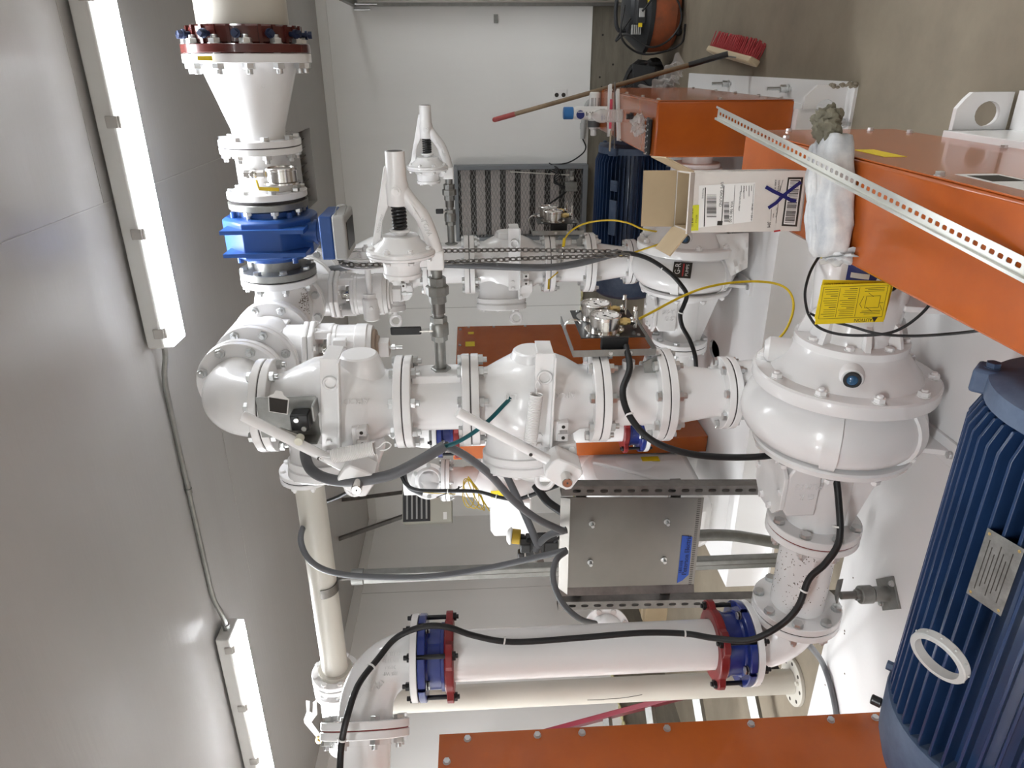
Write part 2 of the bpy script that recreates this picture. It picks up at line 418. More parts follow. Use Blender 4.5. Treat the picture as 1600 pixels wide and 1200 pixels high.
fixture(1.02, 2.24, -7.6, 'added fill strip light behind the camera, over the far left units', LENS2)  # added out of view as fill from behind on the left
fixture(6.30, 7.52, LY, 'added fill strip light to the right of the photo, in line with the visible two', LENS2)  # added unseen fixture that continues the row, fills from the right
fixture(5.9, 7.12, -1.4, 'added fill strip light to the right of the photo, near the back wall', LENS4)  # added out of view to lift the back wall and right floor
fixture(.35, 1.57, -4.75, 'added fill strip light to the left of the photo, over the left units', LENS3)  # added out of view to brighten the left wall
fixture(.35, 1.57, -6.3, 'added fill strip light to the left of the photo, nearer the camera', LENS2)  # second unseen fixture added to fill the left side
cd = thing('ceiling_conduit', (2.9, LY, RZ), 'thin grey metal conduit on the ceiling between the two strip lights', 'conduit')
p = MB().tube([(3.66, LY, 2.685), (3.60, LY, 2.69), (3.5, LY, 2.712), (3.3, LY, 2.716), (2.6, LY, 2.716), (2.42, LY, 2.712), (2.32, LY, 2.69), (2.25, LY, 2.685)], .011, 10)
part(cd, 'tube', p, GALV)
part(cd, 'coupling', MB().cyl((2.20, LY, 2.685), XA, .05, .018, 6).cyl((2.245, LY, 2.685), XA, .02, .016, 14), GALV)
part(cd, 'strap', MB().ring((2.985, LY, 2.716), XA, .02, .0145, .0108, 16).bx(2.98, 3.01, LY + .01, LY + .045, 2.722, 2.73), GALV)

# ------------------------------------------------------------------ back wall: filter cabinet, outlet, enclosure
FRM = mat('frame_greyblue', (.20, .215, .23), .45, metal=.3)
SLAT = mat('filter_slat', (.60, .56, .54), .5)
DARK = mat('cabinet_dark', (.05, .047, .045), .7)
X0, X1, Z0, Z1 = 3.115, 3.785, .45, 1.65
g = thing('intake_cabinet', ((X0 + X1) / 2, -.06, Z0), 'grey framed air intake cabinet with wire mesh front, set in the back wall', 'cabinet')
part(g, 'back_panel', MB().bx(X0 + .02, X1 - .02, -.012, 0, Z0 + .02, Z1 - .02), DARK)
fr = MB().bx(X0, X1, -.12, 0, Z1 - .035, Z1).bx(X0, X1, -.12, 0, Z0, Z0 + .045).bx(X0, X0 + .035, -.12, 0, Z0 + .045, Z1 - .035).bx(X1 - .035, X1, -.12, 0, Z0 + .045, Z1 - .035)
part(g, 'frame', fr, FRM, bevel=.003)
for i in range(8):
    z = Z1 - .10 - i * .135
    part(g, 'slat', MB().box(((X0 + X1) / 2, -.05, z), (X1 - X0 - .09, .006, .085), (XA, V((0, .96, .28)), V((0, -.28, .96)))), SLAT)
me = MB(); mx0, mx1, mz0, mz1 = X0 + .036, X1 - .036, Z0 + .046, Z1 - .036
W_, H_ = mx1 - mx0, mz1 - mz0; sl_ = .42; pz = .03
for sgn in (1, -1):
    c0 = -sl_ * W_
    while c0 < H_ + sl_ * W_:
        pts = []                                       # z = c0 + sgn * sl_ * x clipped to the frame
        for xx in (0, W_):
            zz = c0 + sgn * sl_ * xx
            if 0 <= zz <= H_: pts.append((xx, zz))
        for zz in (0, H_):
            xx = (zz - c0) / (sgn * sl_)
            if 0 < xx < W_: pts.append((xx, zz))
        if len(pts) >= 2 and (V(pts[0]) - V(pts[1])).length > .02:
            me.beam((mx0 + pts[0][0], -.098 + sgn * .001, mz0 + pts[0][1]), (mx0 + pts[1][0], -.098 + sgn * .001, mz0 + pts[1][1]), .004, .002, YA)
        c0 += pz
part(g, 'mesh_screen', me, GALV)
part(g, 'actuator', MB().bx(3.56, 3.64, -.165, -.1, .55, .66).cyl((3.69, -.14, .60), XA, .04, .02, 12), GALV, label='grey actuator box on the mesh', bevel=.004)
part(g, 'damper_rod', MB().tube([(3.70, -.14, .60), (3.735, -.13, 1.15)], .005, 8, 1).bx(3.66, 3.735, -.15, -.12, .585, .615), ALU)
cb = MB()
for k in range(4):
    cb.tube([(3.80 - .02 * k, -.09, .80), (3.75 - .02 * k, -.14, .72 - .01 * k), (3.68 - .015 * k, -.14, .76), (3.60, -.16, .70 - .02 * k), (3.57, -.15, .64), (3.50 - .03 * k, -.13, .70 + .05 * k)], .005, 8)
solo('cable', cb, BLACK, 'bundle of thin black cables looped over the intake cabinet corner', 'cable')
o = thing('wall_outlet', (4.36, -.003, .70), 'white duplex outlet plate on the back wall, behind the broom handle', 'outlet')
part(o, 'cover_plate', MB().bx(4.315, 4.405, -.008, 0, .645, .765), LABELW, bevel=.002)
for zz in (.675, .735): part(o, 'socket', MB().cyl((4.36, -.006, zz), (0, -1, 0), .004, .018, 18), INK)
e = thing('cord_inlet', (4.20, -.03, .5), 'grey elbow conduit with strain relief on the back wall below the outlet', 'conduit')
part(e, 'elbow', MB().tube([(4.30, .0, .42), (4.30, -.03, .455), (4.25, -.045, .48), (4.12, -.045, .50)], .022, 12), PVC)
part(e, 'strain_relief', MB().cyl((4.13, -.045, .50), (-1, 0, 0), .05, .028, 8).cyl((4.09, -.045, .50), (-1, 0, 0), .09, .024, 14, r2=.02), PVC)
part(e, 'cord', MB().tube([(4.0, -.045, .50), (3.93, -.05, .47), (3.87, -.05, .50), (3.80, -.06, .62), (3.78, -.09, .78)], .006, 8), BLACK)
k = MB().bx(4.92, 4.985, -.012, 0, 1.24, 1.275).bx(4.945, 4.96, -.03, -.01, 1.243, 1.272)
solo('wall_clip', k, GALV, 'small steel clip screwed to the back wall near the corner enclosure', 'clip')
e = thing('electrical_enclosure', (5.5, -.1, .12), 'grey strut-framed electrical enclosure at the right edge of the back wall', 'electrical box')
EX = 5.075
part(e, 'cabinet_body', MB().bx(EX + .03, 5.9, -.22, -.01, .3, 2.4), mat('enclosure_grey', (.45, .46, .46), .45), bevel=.006)
part(e, 'strut_rail', MB().bx(EX - .03, EX + .012, -.042, 0, .14, 2.43), GALV, bevel=.002)
part(e, 'strut_arm', MB().bx(EX - .03, EX + .012, -.62, 0, 2.40, 2.442), GALV, bevel=.002)
part(e, 'conduit', MB().tube([(EX + .004, -.07, .14), (EX + .004, -.07, 2.38)], .012, 10, 1), ALU)
part(e, 'hanger_rod', MB().cyl((EX - .02, -.10, 2.22), ZA, .2, .006, 8).cyl((5.02, -.015, 2.29), ZA, .13, .007, 8), ZINC)
part(e, 'warning_sticker', MB().bx(5.11, 5.2, -.2215, -.22, 2.24, 2.29), CARD)
part(e, 'label', MB().bx(5.11, 5.2, -.2215, -.22, 2.31, 2.36), LABELW)

# ------------------------------------------------------------------ corner by the back wall: vacuum, tool bag, plastic, broom
v = thing('shop_vacuum', (4.955, -1.0, 0), 'dirty orange drum shop vacuum with a black lid on the floor', 'vacuum cleaner')
VO = mat('vacuum_orange', (.34, .085, .03), .55, var=.3, vscale=12, dark=(.20, .07, .035))
VK = mat('vacuum_black', (.03, .032, .035), .5, var=.3, vscale=9)
cx_, cy_ = 4.955, -1.0
part(v, 'drum', MB().lathe((cx_, cy_, .03), ZA, [(0, .2), (.0, .235), (.03, .262), (.14, .272), (.185, .268), (.19, .2)], 40), VO)
part(v, 'lid', MB().lathe((cx_, cy_, .215), ZA, [(0, .20), (0, .278), (.03, .282), (.06, .25), (.10, .215), (.15, .17), (.17, .1), (.175, .02)], 40), VK)
part(v, 'handle', MB().tube([(cx_ - .13, cy_ - .05, .36), (cx_ - .12, cy_ - .06, .43), (cx_, cy_ - .06, .45), (cx_ + .12, cy_ - .06, .43), (cx_ + .13, cy_ - .05, .36)], .014, 10), VK)
part(v, 'motor_cover', MB().bx(cx_ - .10, cx_ + .07, cy_ - .255, cy_ - .15, .27, .345), VK, bevel=.012)
part(v, 'switch_plate', MB().bx(cx_ - .055, cx_ + .0, cy_ - .262, cy_ - .25, .285, .325), PVC, bevel=.003)
part(v, 'label', MB().bx(cx_ + .03, cx_ + .06, cy_ - .262, cy_ - .25, .255, .27).bx(cx_ - .115, cx_ - .09, cy_ - .262, cy_ - .25, .30, .325), CARD)
b = MB()
for i in range(5):
    z = .30 + i * .014; b.bx(cx_ - .16, cx_ - .10, cy_ - .235, cy_ - .20, z, z + .006)
part(v, 'vent_grille', b, PVC)
for a in (-2.2, -.9, .6, 2.2): part(v, 'caster', MB().ell((cx_ + .24 * math.cos(a), cy_ + .24 * math.sin(a), .028), (.028, .028, .028), 12, 8), BLACK)
cb = MB().tube([(cx_ - .06, cy_ - .25, .38), (cx_ - .2, cy_ - .22, .47), (cx_ - .16, cy_ - .26, .40), (cx_ - .24, cy_ - .30, .25), (cx_ - .20, cy_ - .3, .12), (cx_ - .08, cy_ - .33, .05), (cx_ + .06, cy_ - .32, .10), (cx_ + .07, cy_ - .29, .22), (cx_ - .02, cy_ - .28, .31)], .007, 8)
cb.tube([(cx_ + .02, cy_ - .22, .42), (cx_ - .17, cy_ - .25, .44), (cx_ - .27, cy_ - .22, .32), (cx_ - .28, cy_ - .24, .18), (cx_ - .22, cy_ - .26, .02), (cx_ - .1, cy_ - .3, .012)], .007, 8)
part(v, 'power_cord', cb, BLACK)
tb = thing('tool_bag', (4.49, -.95, 0), 'slumped black fabric tool bag on the floor beside the shop vacuum', 'bag')
TBM = mat('bag_fabric', (.022, .021, .021), .75, bump=.5, bscale=40, var=.4, vscale=10)
b = MB().ell((4.49, -.95, .17), (.15, .20, .17), 24, 14)
random.seed(3)
b.map(lambda p: p + V((.02 * math.sin(p.z * 40 + p.y * 23), .022 * math.sin(p.x * 37 + p.z * 19), .016 * math.sin(p.x * 25 + p.y * 31))) if p.z > .03 else V((p.x, p.y, max(.0, p.z))))
part(tb, 'body', b, TBM)
part(tb, 'flap', MB().prism([(-.14, .30), (.12, .33), (.10, .16), (-.12, .20)], (4.49, -1.15, 0), XA, ZA, (0, -.012, 0)), VK, bevel=.004)
part(tb, 'strap', MB().tube([(4.39, -1.08, .10), (4.35, -1.14, .28), (4.45, -1.16, .38), (4.59, -1.1, .30), (4.61, -1.08, .1)], .012, 8), BLACK)
part(tb, 'pocket', MB().bx(4.42, 4.55, -1.16, -1.12, .05, .16), VK, bevel=.012)
# crumpled sheet of film behind the right-hand guard
def crumple(P, N, M, amp, seed):
    random.seed(seed); ph = [random.random() * 6.3 for _ in range(12)]
    b = MB()
    for j in range(M + 1):
        for i in range(N + 1):
            u, v_ = i / N, j / M
            p = P[0].lerp(P[1], u).lerp(P[3].lerp(P[2], u), v_)
            n = (P[1] - P[0]).cross(P[3] - P[0]).normalized()
            q = sum(math.sin(ph[k] + u * (5 + 4 * (k % 3)) * (1 if k % 2 else -1) + v_ * (4 + 3 * (k % 4))) for k in range(6)) / 3
            q += .35 * math.sin(ph[7] + u * 21 + v_ * 13) + .3 * math.sin(ph[8] - u * 15 + v_ * 24)
            b.v.append(p + n * q * amp)
    for j in range(M):
        for i in range(N): a = j * (N + 1) + i; b.f.append((a, a + 1, a + N + 2, a + N + 1))
    return b
P4 = [PX(1002, 142, Y=-2.0), PX(1064, 86, Y=-2.05), PX(1066, 118, Y=-2.15), PX(1052, 141, Y=-2.2)]
solo('plastic_sheet', crumple(P4, 30, 24, .03, 5), FILM, 'crumpled clear plastic sheet hanging between the broom and the orange guard', 'plastic sheet')
br = thing('push_broom', (4.66, -2.72, 0), 'push broom with a wooden handle, red tip and red bristles', 'broom')
hb, ht = PX(1146, 82, Z=.10), PX(773, 187, D=4.22)
part(br, 'handle', MB().tube([hb + (ht - hb) * .16, ht], .0125, 14, 1), WOODH)
part(br, 'grip_tip', MB().tube([hb + (ht - hb) * .905, ht], .0145, 14, 1).ell(ht, (.0145, .0145, .0145)), mat('grip_red', (.26, .035, .03), .5, var=.2))
part(br, 'ferrule', MB().tube([hb + (ht - hb) * .02, hb + (ht - hb) * .17], .0155, 12, 1), BLKP)
bc0, bc1 = PX(1112, 78, Z=.05), PX(1180, 97, Z=.05)
bd_ = (bc1 - bc0).normalized(); ctr = (bc0 + bc1) / 2; bn = V((bd_.y, -bd_.x, 0)); bn = bn if bn.x > 0 else -bn
bx_ = (bn * .9 + V((0, 0, -.42))).normalized(); bz_ = bd_.cross(bx_)
part(br, 'brace', MB().tube([hb + (ht - hb) * .04, bc0.lerp(bc1, .35)], .004, 8, 1).tube([hb + (ht - hb) * .04, bc0.lerp(bc1, .75)], .004, 8, 1), GALV)
part(br, 'head_block', MB().box(ctr + V((0, 0, .004)), ((bc1 - bc0).length, .034, .06), (bd_, bx_, bz_)), WOODL, bevel=.008)
bm_ = MB(); random.seed(11); HL = (bc1 - bc0).length
for i in range(34):
    for j in range(4):
        p = ctr + bd_ * ((i / 33 - .5) * HL * .94) + bz_ * ((j / 3 - .5) * .045) + bx_ * .014 + V((0, 0, .004))
        q = p + bx_ * .085 + bd_ * random.uniform(-.01, .01) + bz_ * (random.uniform(-.01, .01) + (j / 3 - .5) * .02); q.z = max(q.z, .002)
        bm_.tube([p, q], .0032, 5, 1)
part(br, 'bristles', bm_, mat('bristle_red', (.42, .045, .05), .6), kind='stuff')
# ------------------------------------------------------------------ discharge header along the ceiling
YH, ZH = -3.66, 2.327
PH = Place((4.0, YH, 1.5), (4.050, -3.90, 1.5), .92)
P1 = Place((3.578, -4.47, 1.5), (3.678, -4.679, 1.5), .905)
P2 = Place((3.62, -2.85, 1.5), (3.690, -3.117, 1.5), .93)
PH.__enter__()
FR = .157                      # flange radius of the main line
hp = thing('header_pipe', (5.6, YH, ZH), 'large white pipe entering from the right edge near the ceiling', 'pipe')
part(hp, 'pipe', MB().cyl((4.70, YH, ZH), XA, 2.3, .163, 48), CREAM)
fa = thing('flange_adapter', (4.71, YH, ZH), 'maroon flange adapter with dark blue set screws on the large pipe', 'pipe fitting')
part(fa, 'flange', disc((4.660, YH, ZH), XA, .232, .030, .165), MAROON)
b = MB().ring((4.690, YH, ZH), XA, .062, .198, .164, 48, .006)
for i in range(24):
    a = 2 * PI * i / 24; d = V((0, math.cos(a), math.sin(a))); b.box(V((4.721, YH, ZH)) + d * .201, (.06, .012, .010), (XA, d.cross(XA), d))
part(fa, 'retainer_ring', b, MAROON)
for i in range(12):
    a = 2 * PI * (i + .25) / 12; d = V((0, math.cos(a), math.sin(a))); p = V((4.722, YH, ZH)) + d * .195
    part(fa, 'set_screw', MB().cyl(p, d, .035, .009, 12).cyl(p + d * .022, d, .009, .016, 16).cyl(p + d * .033, d, .014, .0125, 4), BBOLT)
rd = thing('concentric_reducer', (4.52, YH, ZH), 'white cone-shaped pipe reducer hanging below the first strip light', 'pipe fitting')
part(rd, 'body', MB().lathe((4.345, YH, ZH), XA, [(0, .10), (.02, .10), (.05, .103), (.25, .168), (.285, .178), (.30, .178)], 48), WHITE)
part(rd, 'flange', disc((4.627, YH, ZH), XA, .232, .031), WHITE)
bolts(rd, (4.659, YH, ZH), XA, .205, 12, .024, .062, .5, 'stud')
part(rd, 'sticker', MB().bx(4.636, 4.650, 0, .05, 0, .0012).map(lambda p: V((p.x, YH - .228 + (p.z) - .003, ZH + .06 + p.y))), CARD)
part(rd, 'cast_mark', MB().torus(V((4.55, YH - .13, ZH - .075)), V((-.25, -.8, -.5)), .012, .002, 20, 6).torus(V((4.55, YH - .132, ZH - .075)), V((-.25, -.8, -.5)), .006, .002, 14, 6), WHITE)
hs = thing('header_spool', (4.22, YH, ZH), 'short white flanged pipe spool with a pressure gauge on the ceiling header', 'pipe fitting')
part(hs, 'pipe', MB().cyl((4.14, YH, ZH), XA, .18, .104, 40), WHITE)
fpair(rd, hs, (4.330, YH, ZH), XA, FR, .024)
part(hs, 'flange', disc((4.133, YH, ZH), XA, FR, .026), WHITE)
part(hs, 'weld_boss', MB().cyl((4.24, YH - .095, ZH + .02), (0, -1, 0), .03, .02, 16), WHITE)
# flow meter
fm = thing('flow_meter', (4.0, YH, ZH), 'blue electromagnetic flow meter with a display box in the ceiling header', 'flow meter')
part(fm, 'flange', disc((4.094, YH, ZH), XA, FR, .026), GALV)
part(fm, 'gasket', MB().cyl((4.120, YH, ZH), XA, .012, FR * .93, 40), GASK)
bolts(fm, (4.126, YH, ZH), XA, FR * .865, 8, .018, .066, .5)
part(fm, 'neck', MB().cyl((3.84, YH, ZH), XA, .26, .095, 40), GALV)
ob = MB().lathe((3.905, YH, ZH), XA, [(0, .175), (.012, .19), (.148, .19), (.16, .175)], 8, ref=(0, math.sin(PI / 8), math.cos(PI / 8)))
part(fm, 'coil_housing', ob, BLUE, bevel=.004)
b = MB().ring((3.885, YH, ZH), XA, .02, .128, .09, 40).ring((4.065, YH, ZH), XA, .02, .128, .09, 40)
for s_ in (-1, 1):
    for a in (.6, 2.2, 3.9, 5.3): b.cyl((3.985 + s_ * .08, YH + .15 * math.cos(a), ZH + .15 * math.sin(a)), XA, .022 * s_, .012, 10)
b.bx(3.93, 3.945, YH - .20, YH - .10, ZH - .17, ZH + .15); b.bx(4.02, 4.035, YH - .20, YH - .10, ZH - .17, ZH + .15)
part(fm, 'end_ring', b, BLUE)
part(fm, 'flange', disc((3.810, YH, ZH), XA, FR, .030), GALV)
dx0, dx1, dy0, dy1 = 3.915, 4.085, YH - .20, YH + .02
part(fm, 'stem', MB().cyl((4.0, YH - .07, 2.06), ZA, .13, .042, 24).ring((4.0, YH - .07, 2.125), ZA, .012, .05, .03, 24), BLUE)
dsp = part(fm, 'display_box', MB().bx(dx0, dx1, dy0, dy1, 2.045, 2.095), BLUE, bevel=.006)
part(dsp, 'display_lid', MB().bx(dx0 - .002, dx1 + .002, dy0 - .002, dy1 + .002, 1.995, 2.045), PVC, label='light grey plastic lid', bevel=.008)
part(dsp, 'screen', MB().bx(dx0 + .03, dx1 - .03, dy0 + .035, dy1 - .03, 1.992, 1.996), BLKP)
part(dsp, 'seal_wire', MB().tube([(4.085, dy0 + .03, 2.03), (4.12, dy0 + .02, 2.02), (4.125, dy0 + .02, 1.985), (4.09, dy0 + .02, 1.995)], .0015, 6), GALV)
# header gauge
hg = thing('pressure_gauge', (4.23, YH - .14, 2.2), 'stainless pressure gauge on the header spool beside the blue flow meter', 'gauge')
part(hg, 'valve', MB().cyl((4.24, YH - .11, ZH + .02), (0, -1, 0), .05, .013, 12).cyl((4.24, YH - .15, ZH + .035), (0, 0, -1), .075, .016, 6).ell((4.24, YH - .15, ZH + .0), (.018, .018, .024)), STEEL)
part(hg, 'stem', MB().cyl((4.24, YH - .15, ZH - .045), (0, 0, -1), .04, .011, 10), BRASS)
part(hg, 'case', MB().cyl((4.212, YH - .15, 2.222), XA, .05, .057, 40, ch=.003).ring((4.255, YH - .15, 2.222), XA, .01, .061, .05, 40, .002).cyl((4.206, YH - .15, 2.222), XA, .006, .07, 40), STEEL)
part(hg, 'dial', MB().cyl((4.258, YH - .15, 2.222), XA, .002, .051, 32), LABELW)
part(hg, 'lever', MB().tube([(4.222, YH - .17, 2.315), (4.19, YH - .17, 2.31)], .004, 8, 1).beam((4.19, YH - .17, 2.31), (4.185, YH - .17, 2.235), .013, .004), YELLOW, label='yellow valve lever')

# ------------------------------------------------------------------ the two valve stacks
PH.__exit__()
S1 = (3.578, -4.47); S2 = (3.62, -2.85)
def cast(mb, lines, o, ex, ey, size): 
    for i, l in enumerate(lines): mb.text(l, V(o) - V(ey) * i * size * 1.25, ex, ey, size, .0022)
    return mb
HEXB = .0165
def checkvalve(x, y, z0, z1, full, label, zz, bo=.01):
    zc = (z0 + z1) / 2; o = V((x, y, z0))
    r = thing('swing_check_valve', (x, y, z0), label, 'valve')
    h = z1 - z0
    prof = [(0, .108), (h * .10, .112), (h * .22, .14), (h * .36, .160), (h * .52, .168), (h * .68, .158), (h * .82, .132), (h * .92, .112), (h, .108)]
    b = MB().lathe(o, ZA, prof, 48)
    part(r, 'body', b, WHITE, ang=50)
    # boss on the right-hand side
    part(r, 'boss', MB().lathe((x + .10, y, zc + bo), XA, [(0, .085), (.055, .07), (.075, .062), (.08, .055)], 36), WHITE)
    # cover on the left-hand side
    cz = zc + .045; ca = V((-1, -.22, 0)).normalized()
    co_ = V((x, y, cz))
    part(r, 'cover_neck', MB().lathe(co_ + ca * .02, ca, [(0, .13), (.13, .122), (.16, .128)], 40), WHITE)
    cv = part(r, 'cover', MB().lathe(co_ + ca * .18, ca, [(0, .128), (.003, .135), (.024, .135), (.026, .131), (.03, .131), (.034, .137), (.058, .137), (.062, .132), (.064, .06)], 48), WHITE)
    bolts(r, co_ + ca * .24, ca, .115, 8, .014, 0, .25, 'cap', WHITE)
    part(r, 'eye_bolt', MB().cyl(co_ + ca * .235 + V((0, 0, -.08)), ca, .03, .014, 14).torus(co_ + ca * .298 + V((0, 0, -.08)), V((.3, -.9, .1)), .028, .0095, 28, 10), WHITE)
    # drilled lugs on the near side
    lg = MB()
    for dx in (-.062, -.022): lg.box((x + dx, y - .152, zz - .065), (.026, .05, .034))
    lg.box((x - .042, y - .145, zz - .045), (.07, .05, .022))
    part(r, 'lug', lg, WHITE, bevel=.002)
    part(r, 'lug_hole', MB().cyl((x - .062, y - .1775, zz - .066), (0, -1, 0), .0012, .006, 12).cyl((x - .022, y - .1775, zz - .066), (0, -1, 0), .0012, .006, 12), INK)
    part(r, 'nameplate', MB().box(V((x - .128, y - .112, zc + .085)), (.045, .03, .002), (V((0, 0, 1)), V((.66, -.75, 0)), V((-.75, -.66, 0)))), INK, label='small dark nameplate')
    t = MB(); 
    for k, (wd, dz) in enumerate((('APCO', -.085), ('250', .085))):
        t.text(wd, (0, dz, 0), (0, 1, 0), (-1, 0, 0), .030, .003)
    def wrap(p):                                             # wrap the raised letters round the body
        zq = zc + p.y; rr = .166 - abs(p.y) ** 2 * 1.2 + p.z; a = -PI / 2 + .48 + p.x / .166
        return V((x + rr * math.cos(a), y + rr * math.sin(a), zq))
    t.map(wrap); part(r, 'cast_lettering', t, WHITE)
    if full:
        # shaft bearing and end flange on the near side
        sx, sz = x - .135, zz - .062
        part(r, 'shaft_bearing', MB().cyl((sx, y - .04, sz), (0, -1, 0), .13, .058, 28, r2=.05).prism([(-.075, .0), (-.03, .042), (.03, .042), (.075, 0), (.03, -.042), (-.03, -.042)], (sx, y - .17, sz), V((.8, 0, -.6)), V((.6, 0, .8)), (0, -.022, 0)), WHITE, bevel=.004)
        for s_ in (-1, 1): bolt(r, V((sx, y - .192, sz)) + V((.8, 0, -.6)) * .052 * s_, (0, -1, 0), .012, 0, 'cap', WHITE)
        part(r, 'shaft', MB().cyl((sx, y - .18, sz), (0, -1, 0), .155, .0165, 20, ch=.002), STEEL, label='polished steel shaft end')
        part(r, 'shaft_center', MB().cyl((sx, y - .3355, sz), (0, -1, 0), .0008, .003, 10), INK)
    return r, zc
def lever(r, x, y, hub, end):
    hub, end = V(hub), V(end); d = (end - hub).normalized(); n = d.cross(YA)
    yy = hub.y
    a = part(r, 'lever_hub', MB().prism([(-.045, -.034), (-.03, -.045), (.0, -.046), (.052, -.040), (.062, -.02), (.062, .02), (.052, .040), (.0, .046), (-.03, .045), (-.045, .034)], hub + V((0, .045, 0)), d, n, (0, -.09, 0)), WHITE, bevel=.005)
    rod = part(r, 'lever_arm', MB().cyl(hub + d * .04, d, (end - hub).length - .04, .0165, 24, ch=.001), WHITE)
    return d
def bracket(r, x, y, zb, tilt):
    """angle iron bar bolted to the boss, running to the left across the body"""
    ex = V((math.cos(tilt), 0, math.sin(tilt))); ez = V((-math.sin(tilt), 0, math.cos(tilt)))
    o = V((x + .195, y - .165, zb))
    part(r, 'bracket', MB().box(o - ex * .13, (.33, .006, .062), (ex, YA, ez)).box(o - ex * .13 + ez * -.028 + V((0, -.018, 0)), (.33, .036, .006), (ex, YA, ez)).box(o + ex * .032 + V((0, .055, -.0)), (.006, .11, .05), (ex, YA, ez)), WHITE, bevel=.0015)
    bolt(r, o + V((-.01, .075, 0)), XA, .014, 0, 'nut', WHITE)
    for q in (.25, .285): bolt(r, o - ex * q + V((0, -.003, .008)), (0, -1, 0), .011, 0, 'cap', WHITE)
    part(r, 'bracket_ring', MB().torus(o - ex * .045 + V((0, -.006, .0)), (0, 1, 0), .02, .0045, 28, 8), WHITE)
ZT = dict(f1=2.195, f2=1.741, f3=1.520, f4=1.089, f5=.871, f6=.640)
FT = .026
def spring(r, a, b, R, wire, turns, lab='coiled tension spring'):
    a, b = V(a), V(b); d = (b - a).normalized(); n = frame(d)[0]
    part(r, 'spring', MB().helix(a, b, R, wire, turns, 16, 6), WHITE, label=lab)
    part(r, 'spring_hook', MB().tube([a, a - d * .012, a - d * .03 + n * .006, a - d * .042, a - d * .03 - n * .008], .0022, 6).tube([b, b + d * .012, b + d * .035 + n * .013, b + d * .05, b + d * .035 - n * .013, b + d * .012 - n * .012], .0022, 6), WHITE)
def build_stack(x, y, first):
    nm = 'front' if first else 'rear'
    sg = 1 if first else -1
    # upper and lower check valves
    A, za = checkvalve(x, y, ZT['f2'] + FT, ZT['f1'] - FT, first, 'upper check valve of the front stack, with a loose hanging spring' if first else 'upper check valve of the rear stack, half hidden behind the big relief valve', 1.935, -.085)
    B, zb = checkvalve(x, y, ZT['f4'] + FT, ZT['f3'] - FT, first, 'lower check valve of the front stack, with lever and stretched spring' if first else 'lower check valve of the rear stack, behind the two hanging chains', 1.29)
    # ---- elbow on top, turning to the header
    ze = ZH + .012
    E = thing('elbow', (x, y, ze), 'white cast elbow on top of the front valve stack' if first else 'white cast elbow on top of the rear valve stack, behind the chain wheel', 'pipe fitting')
    part(E, 'body', bend((x, y, ze), (0, 0, -1), (0, sg, 0), .115, .108, 36, 12), WHITE)
    part(E, 'neck', MB().cyl((x, y, ZT['f1']), ZA, ze - .115 - ZT['f1'], .108, 36).cyl((x, y + sg * .1, ze), (0, sg, 0), .09, .108, 36), WHITE)
    fpair(E, A, (x, y, ZT['f1']), ZA, FR, FT)
    yf = y + sg * .20
    AD = thing('adapter_spool', (x, yf, ze), 'short white adapter spool between the front elbow and its plug valve' if first else 'short white adapter spool between the rear elbow and its plug valve', 'pipe fitting')
    part(AD, 'pipe', MB().cyl((x, yf, ze), (0, sg, 0), .17, .106, 36), WHITE)
    fpair(AD, E, (x, yf, ze), (0, sg, 0), FR, .025, gk=REDG if first else GASK, style='bolt')
    yv = yf + sg * .17
    PV = thing('plug_valve', (x, yv + sg * .14, ZH), ('white plug valve of the front stack, its bonnet with a square nut hanging down' if first else 'white plug valve of the rear stack, carrying the chain wheel'), 'valve')
    fpair(PV, AD, (x, yv, ze), (0, sg, 0), FR, .025)
    yc = yv + sg * .14
    part(PV, 'body', MB().lathe((x, yv + sg * .02, ze), (0, sg, 0), [(0, .105), (.05, .118), (.12, .138), (.19, .118), (.24, .105)], 40).cyl((x, yc, ze - .20), ZA, .2, .10, 32), WHITE, ang=50)
    for dx in (-.09, 0, .09): part(PV, 'rib', MB().box((x + dx, yc, ze + .02), (.014, .20, .215)), WHITE, bevel=.004)
    z = ze - .165
    def oct_(z, r_, h, n=8): return MB().cyl((x, yc, z), (0, 0, -1), h, r_, n, ch=.004)
    part(PV, 'bonnet_flange', oct_(z, .118, .022).cyl((x, yc, z - .024), (0, 0, -1), .022, .118, 8, ch=.004), WHITE, bevel=.004)
    bolts(PV, (x, yc, z - .046), (0, 0, -1), .098, 8, .011, 0, .5, 'cap', WHITE)
    yk = MB()
    for dx in (-.075, .075): yk.bx(x + dx - .018, x + dx + .018, yc - .05, yc + .05, z - .115, z - .04)
    yk.cyl((x, yc, z - .095), (0, 0, -1), .02, .098, 32)
    part(PV, 'yoke', yk, WHITE, bevel=.006)
    part(PV, 'stem', MB().cyl((x, yc, z - .04), (0, 0, -1), .06, .022, 20).ring((x, yc, z - .07), (0, 0, -1), .012, .04, .02, 24), STEEL)
    zg = z - .115
    part(PV, 'gear_housing', MB().lathe((x, yc, zg), (0, 0, -1), [(0, .088), (.0, .098), (.012, .098), (.014, .095), (.085, .095), (.087, .0985), (.13, .0985), (.134, .094), (.15, .09)], 44), WHITE)
    part(PV, 'end_plate', MB().cyl((x, yc, zg - .148), (0, 0, -1), .014, .075, 36, ch=.003).cyl((x, yc, zg - .16), (0, 0, -1), .012, .05, 32), mat('dust_tan_' + nm, (.42, .33, .26), .6) if first else WHITE)
    part(PV, 'square_nut', MB().box((x, yc, zg - .19), (.062, .062, .045)), WHITE, bevel=.003)
    part(PV, 'stop_bolt', MB().cyl((x, yc, zg - .21), (0, 0, -1), .055, .007, 12).cyl((x, yc, zg - .222), (0, 0, -1), .014, .013, 6), ZINC)
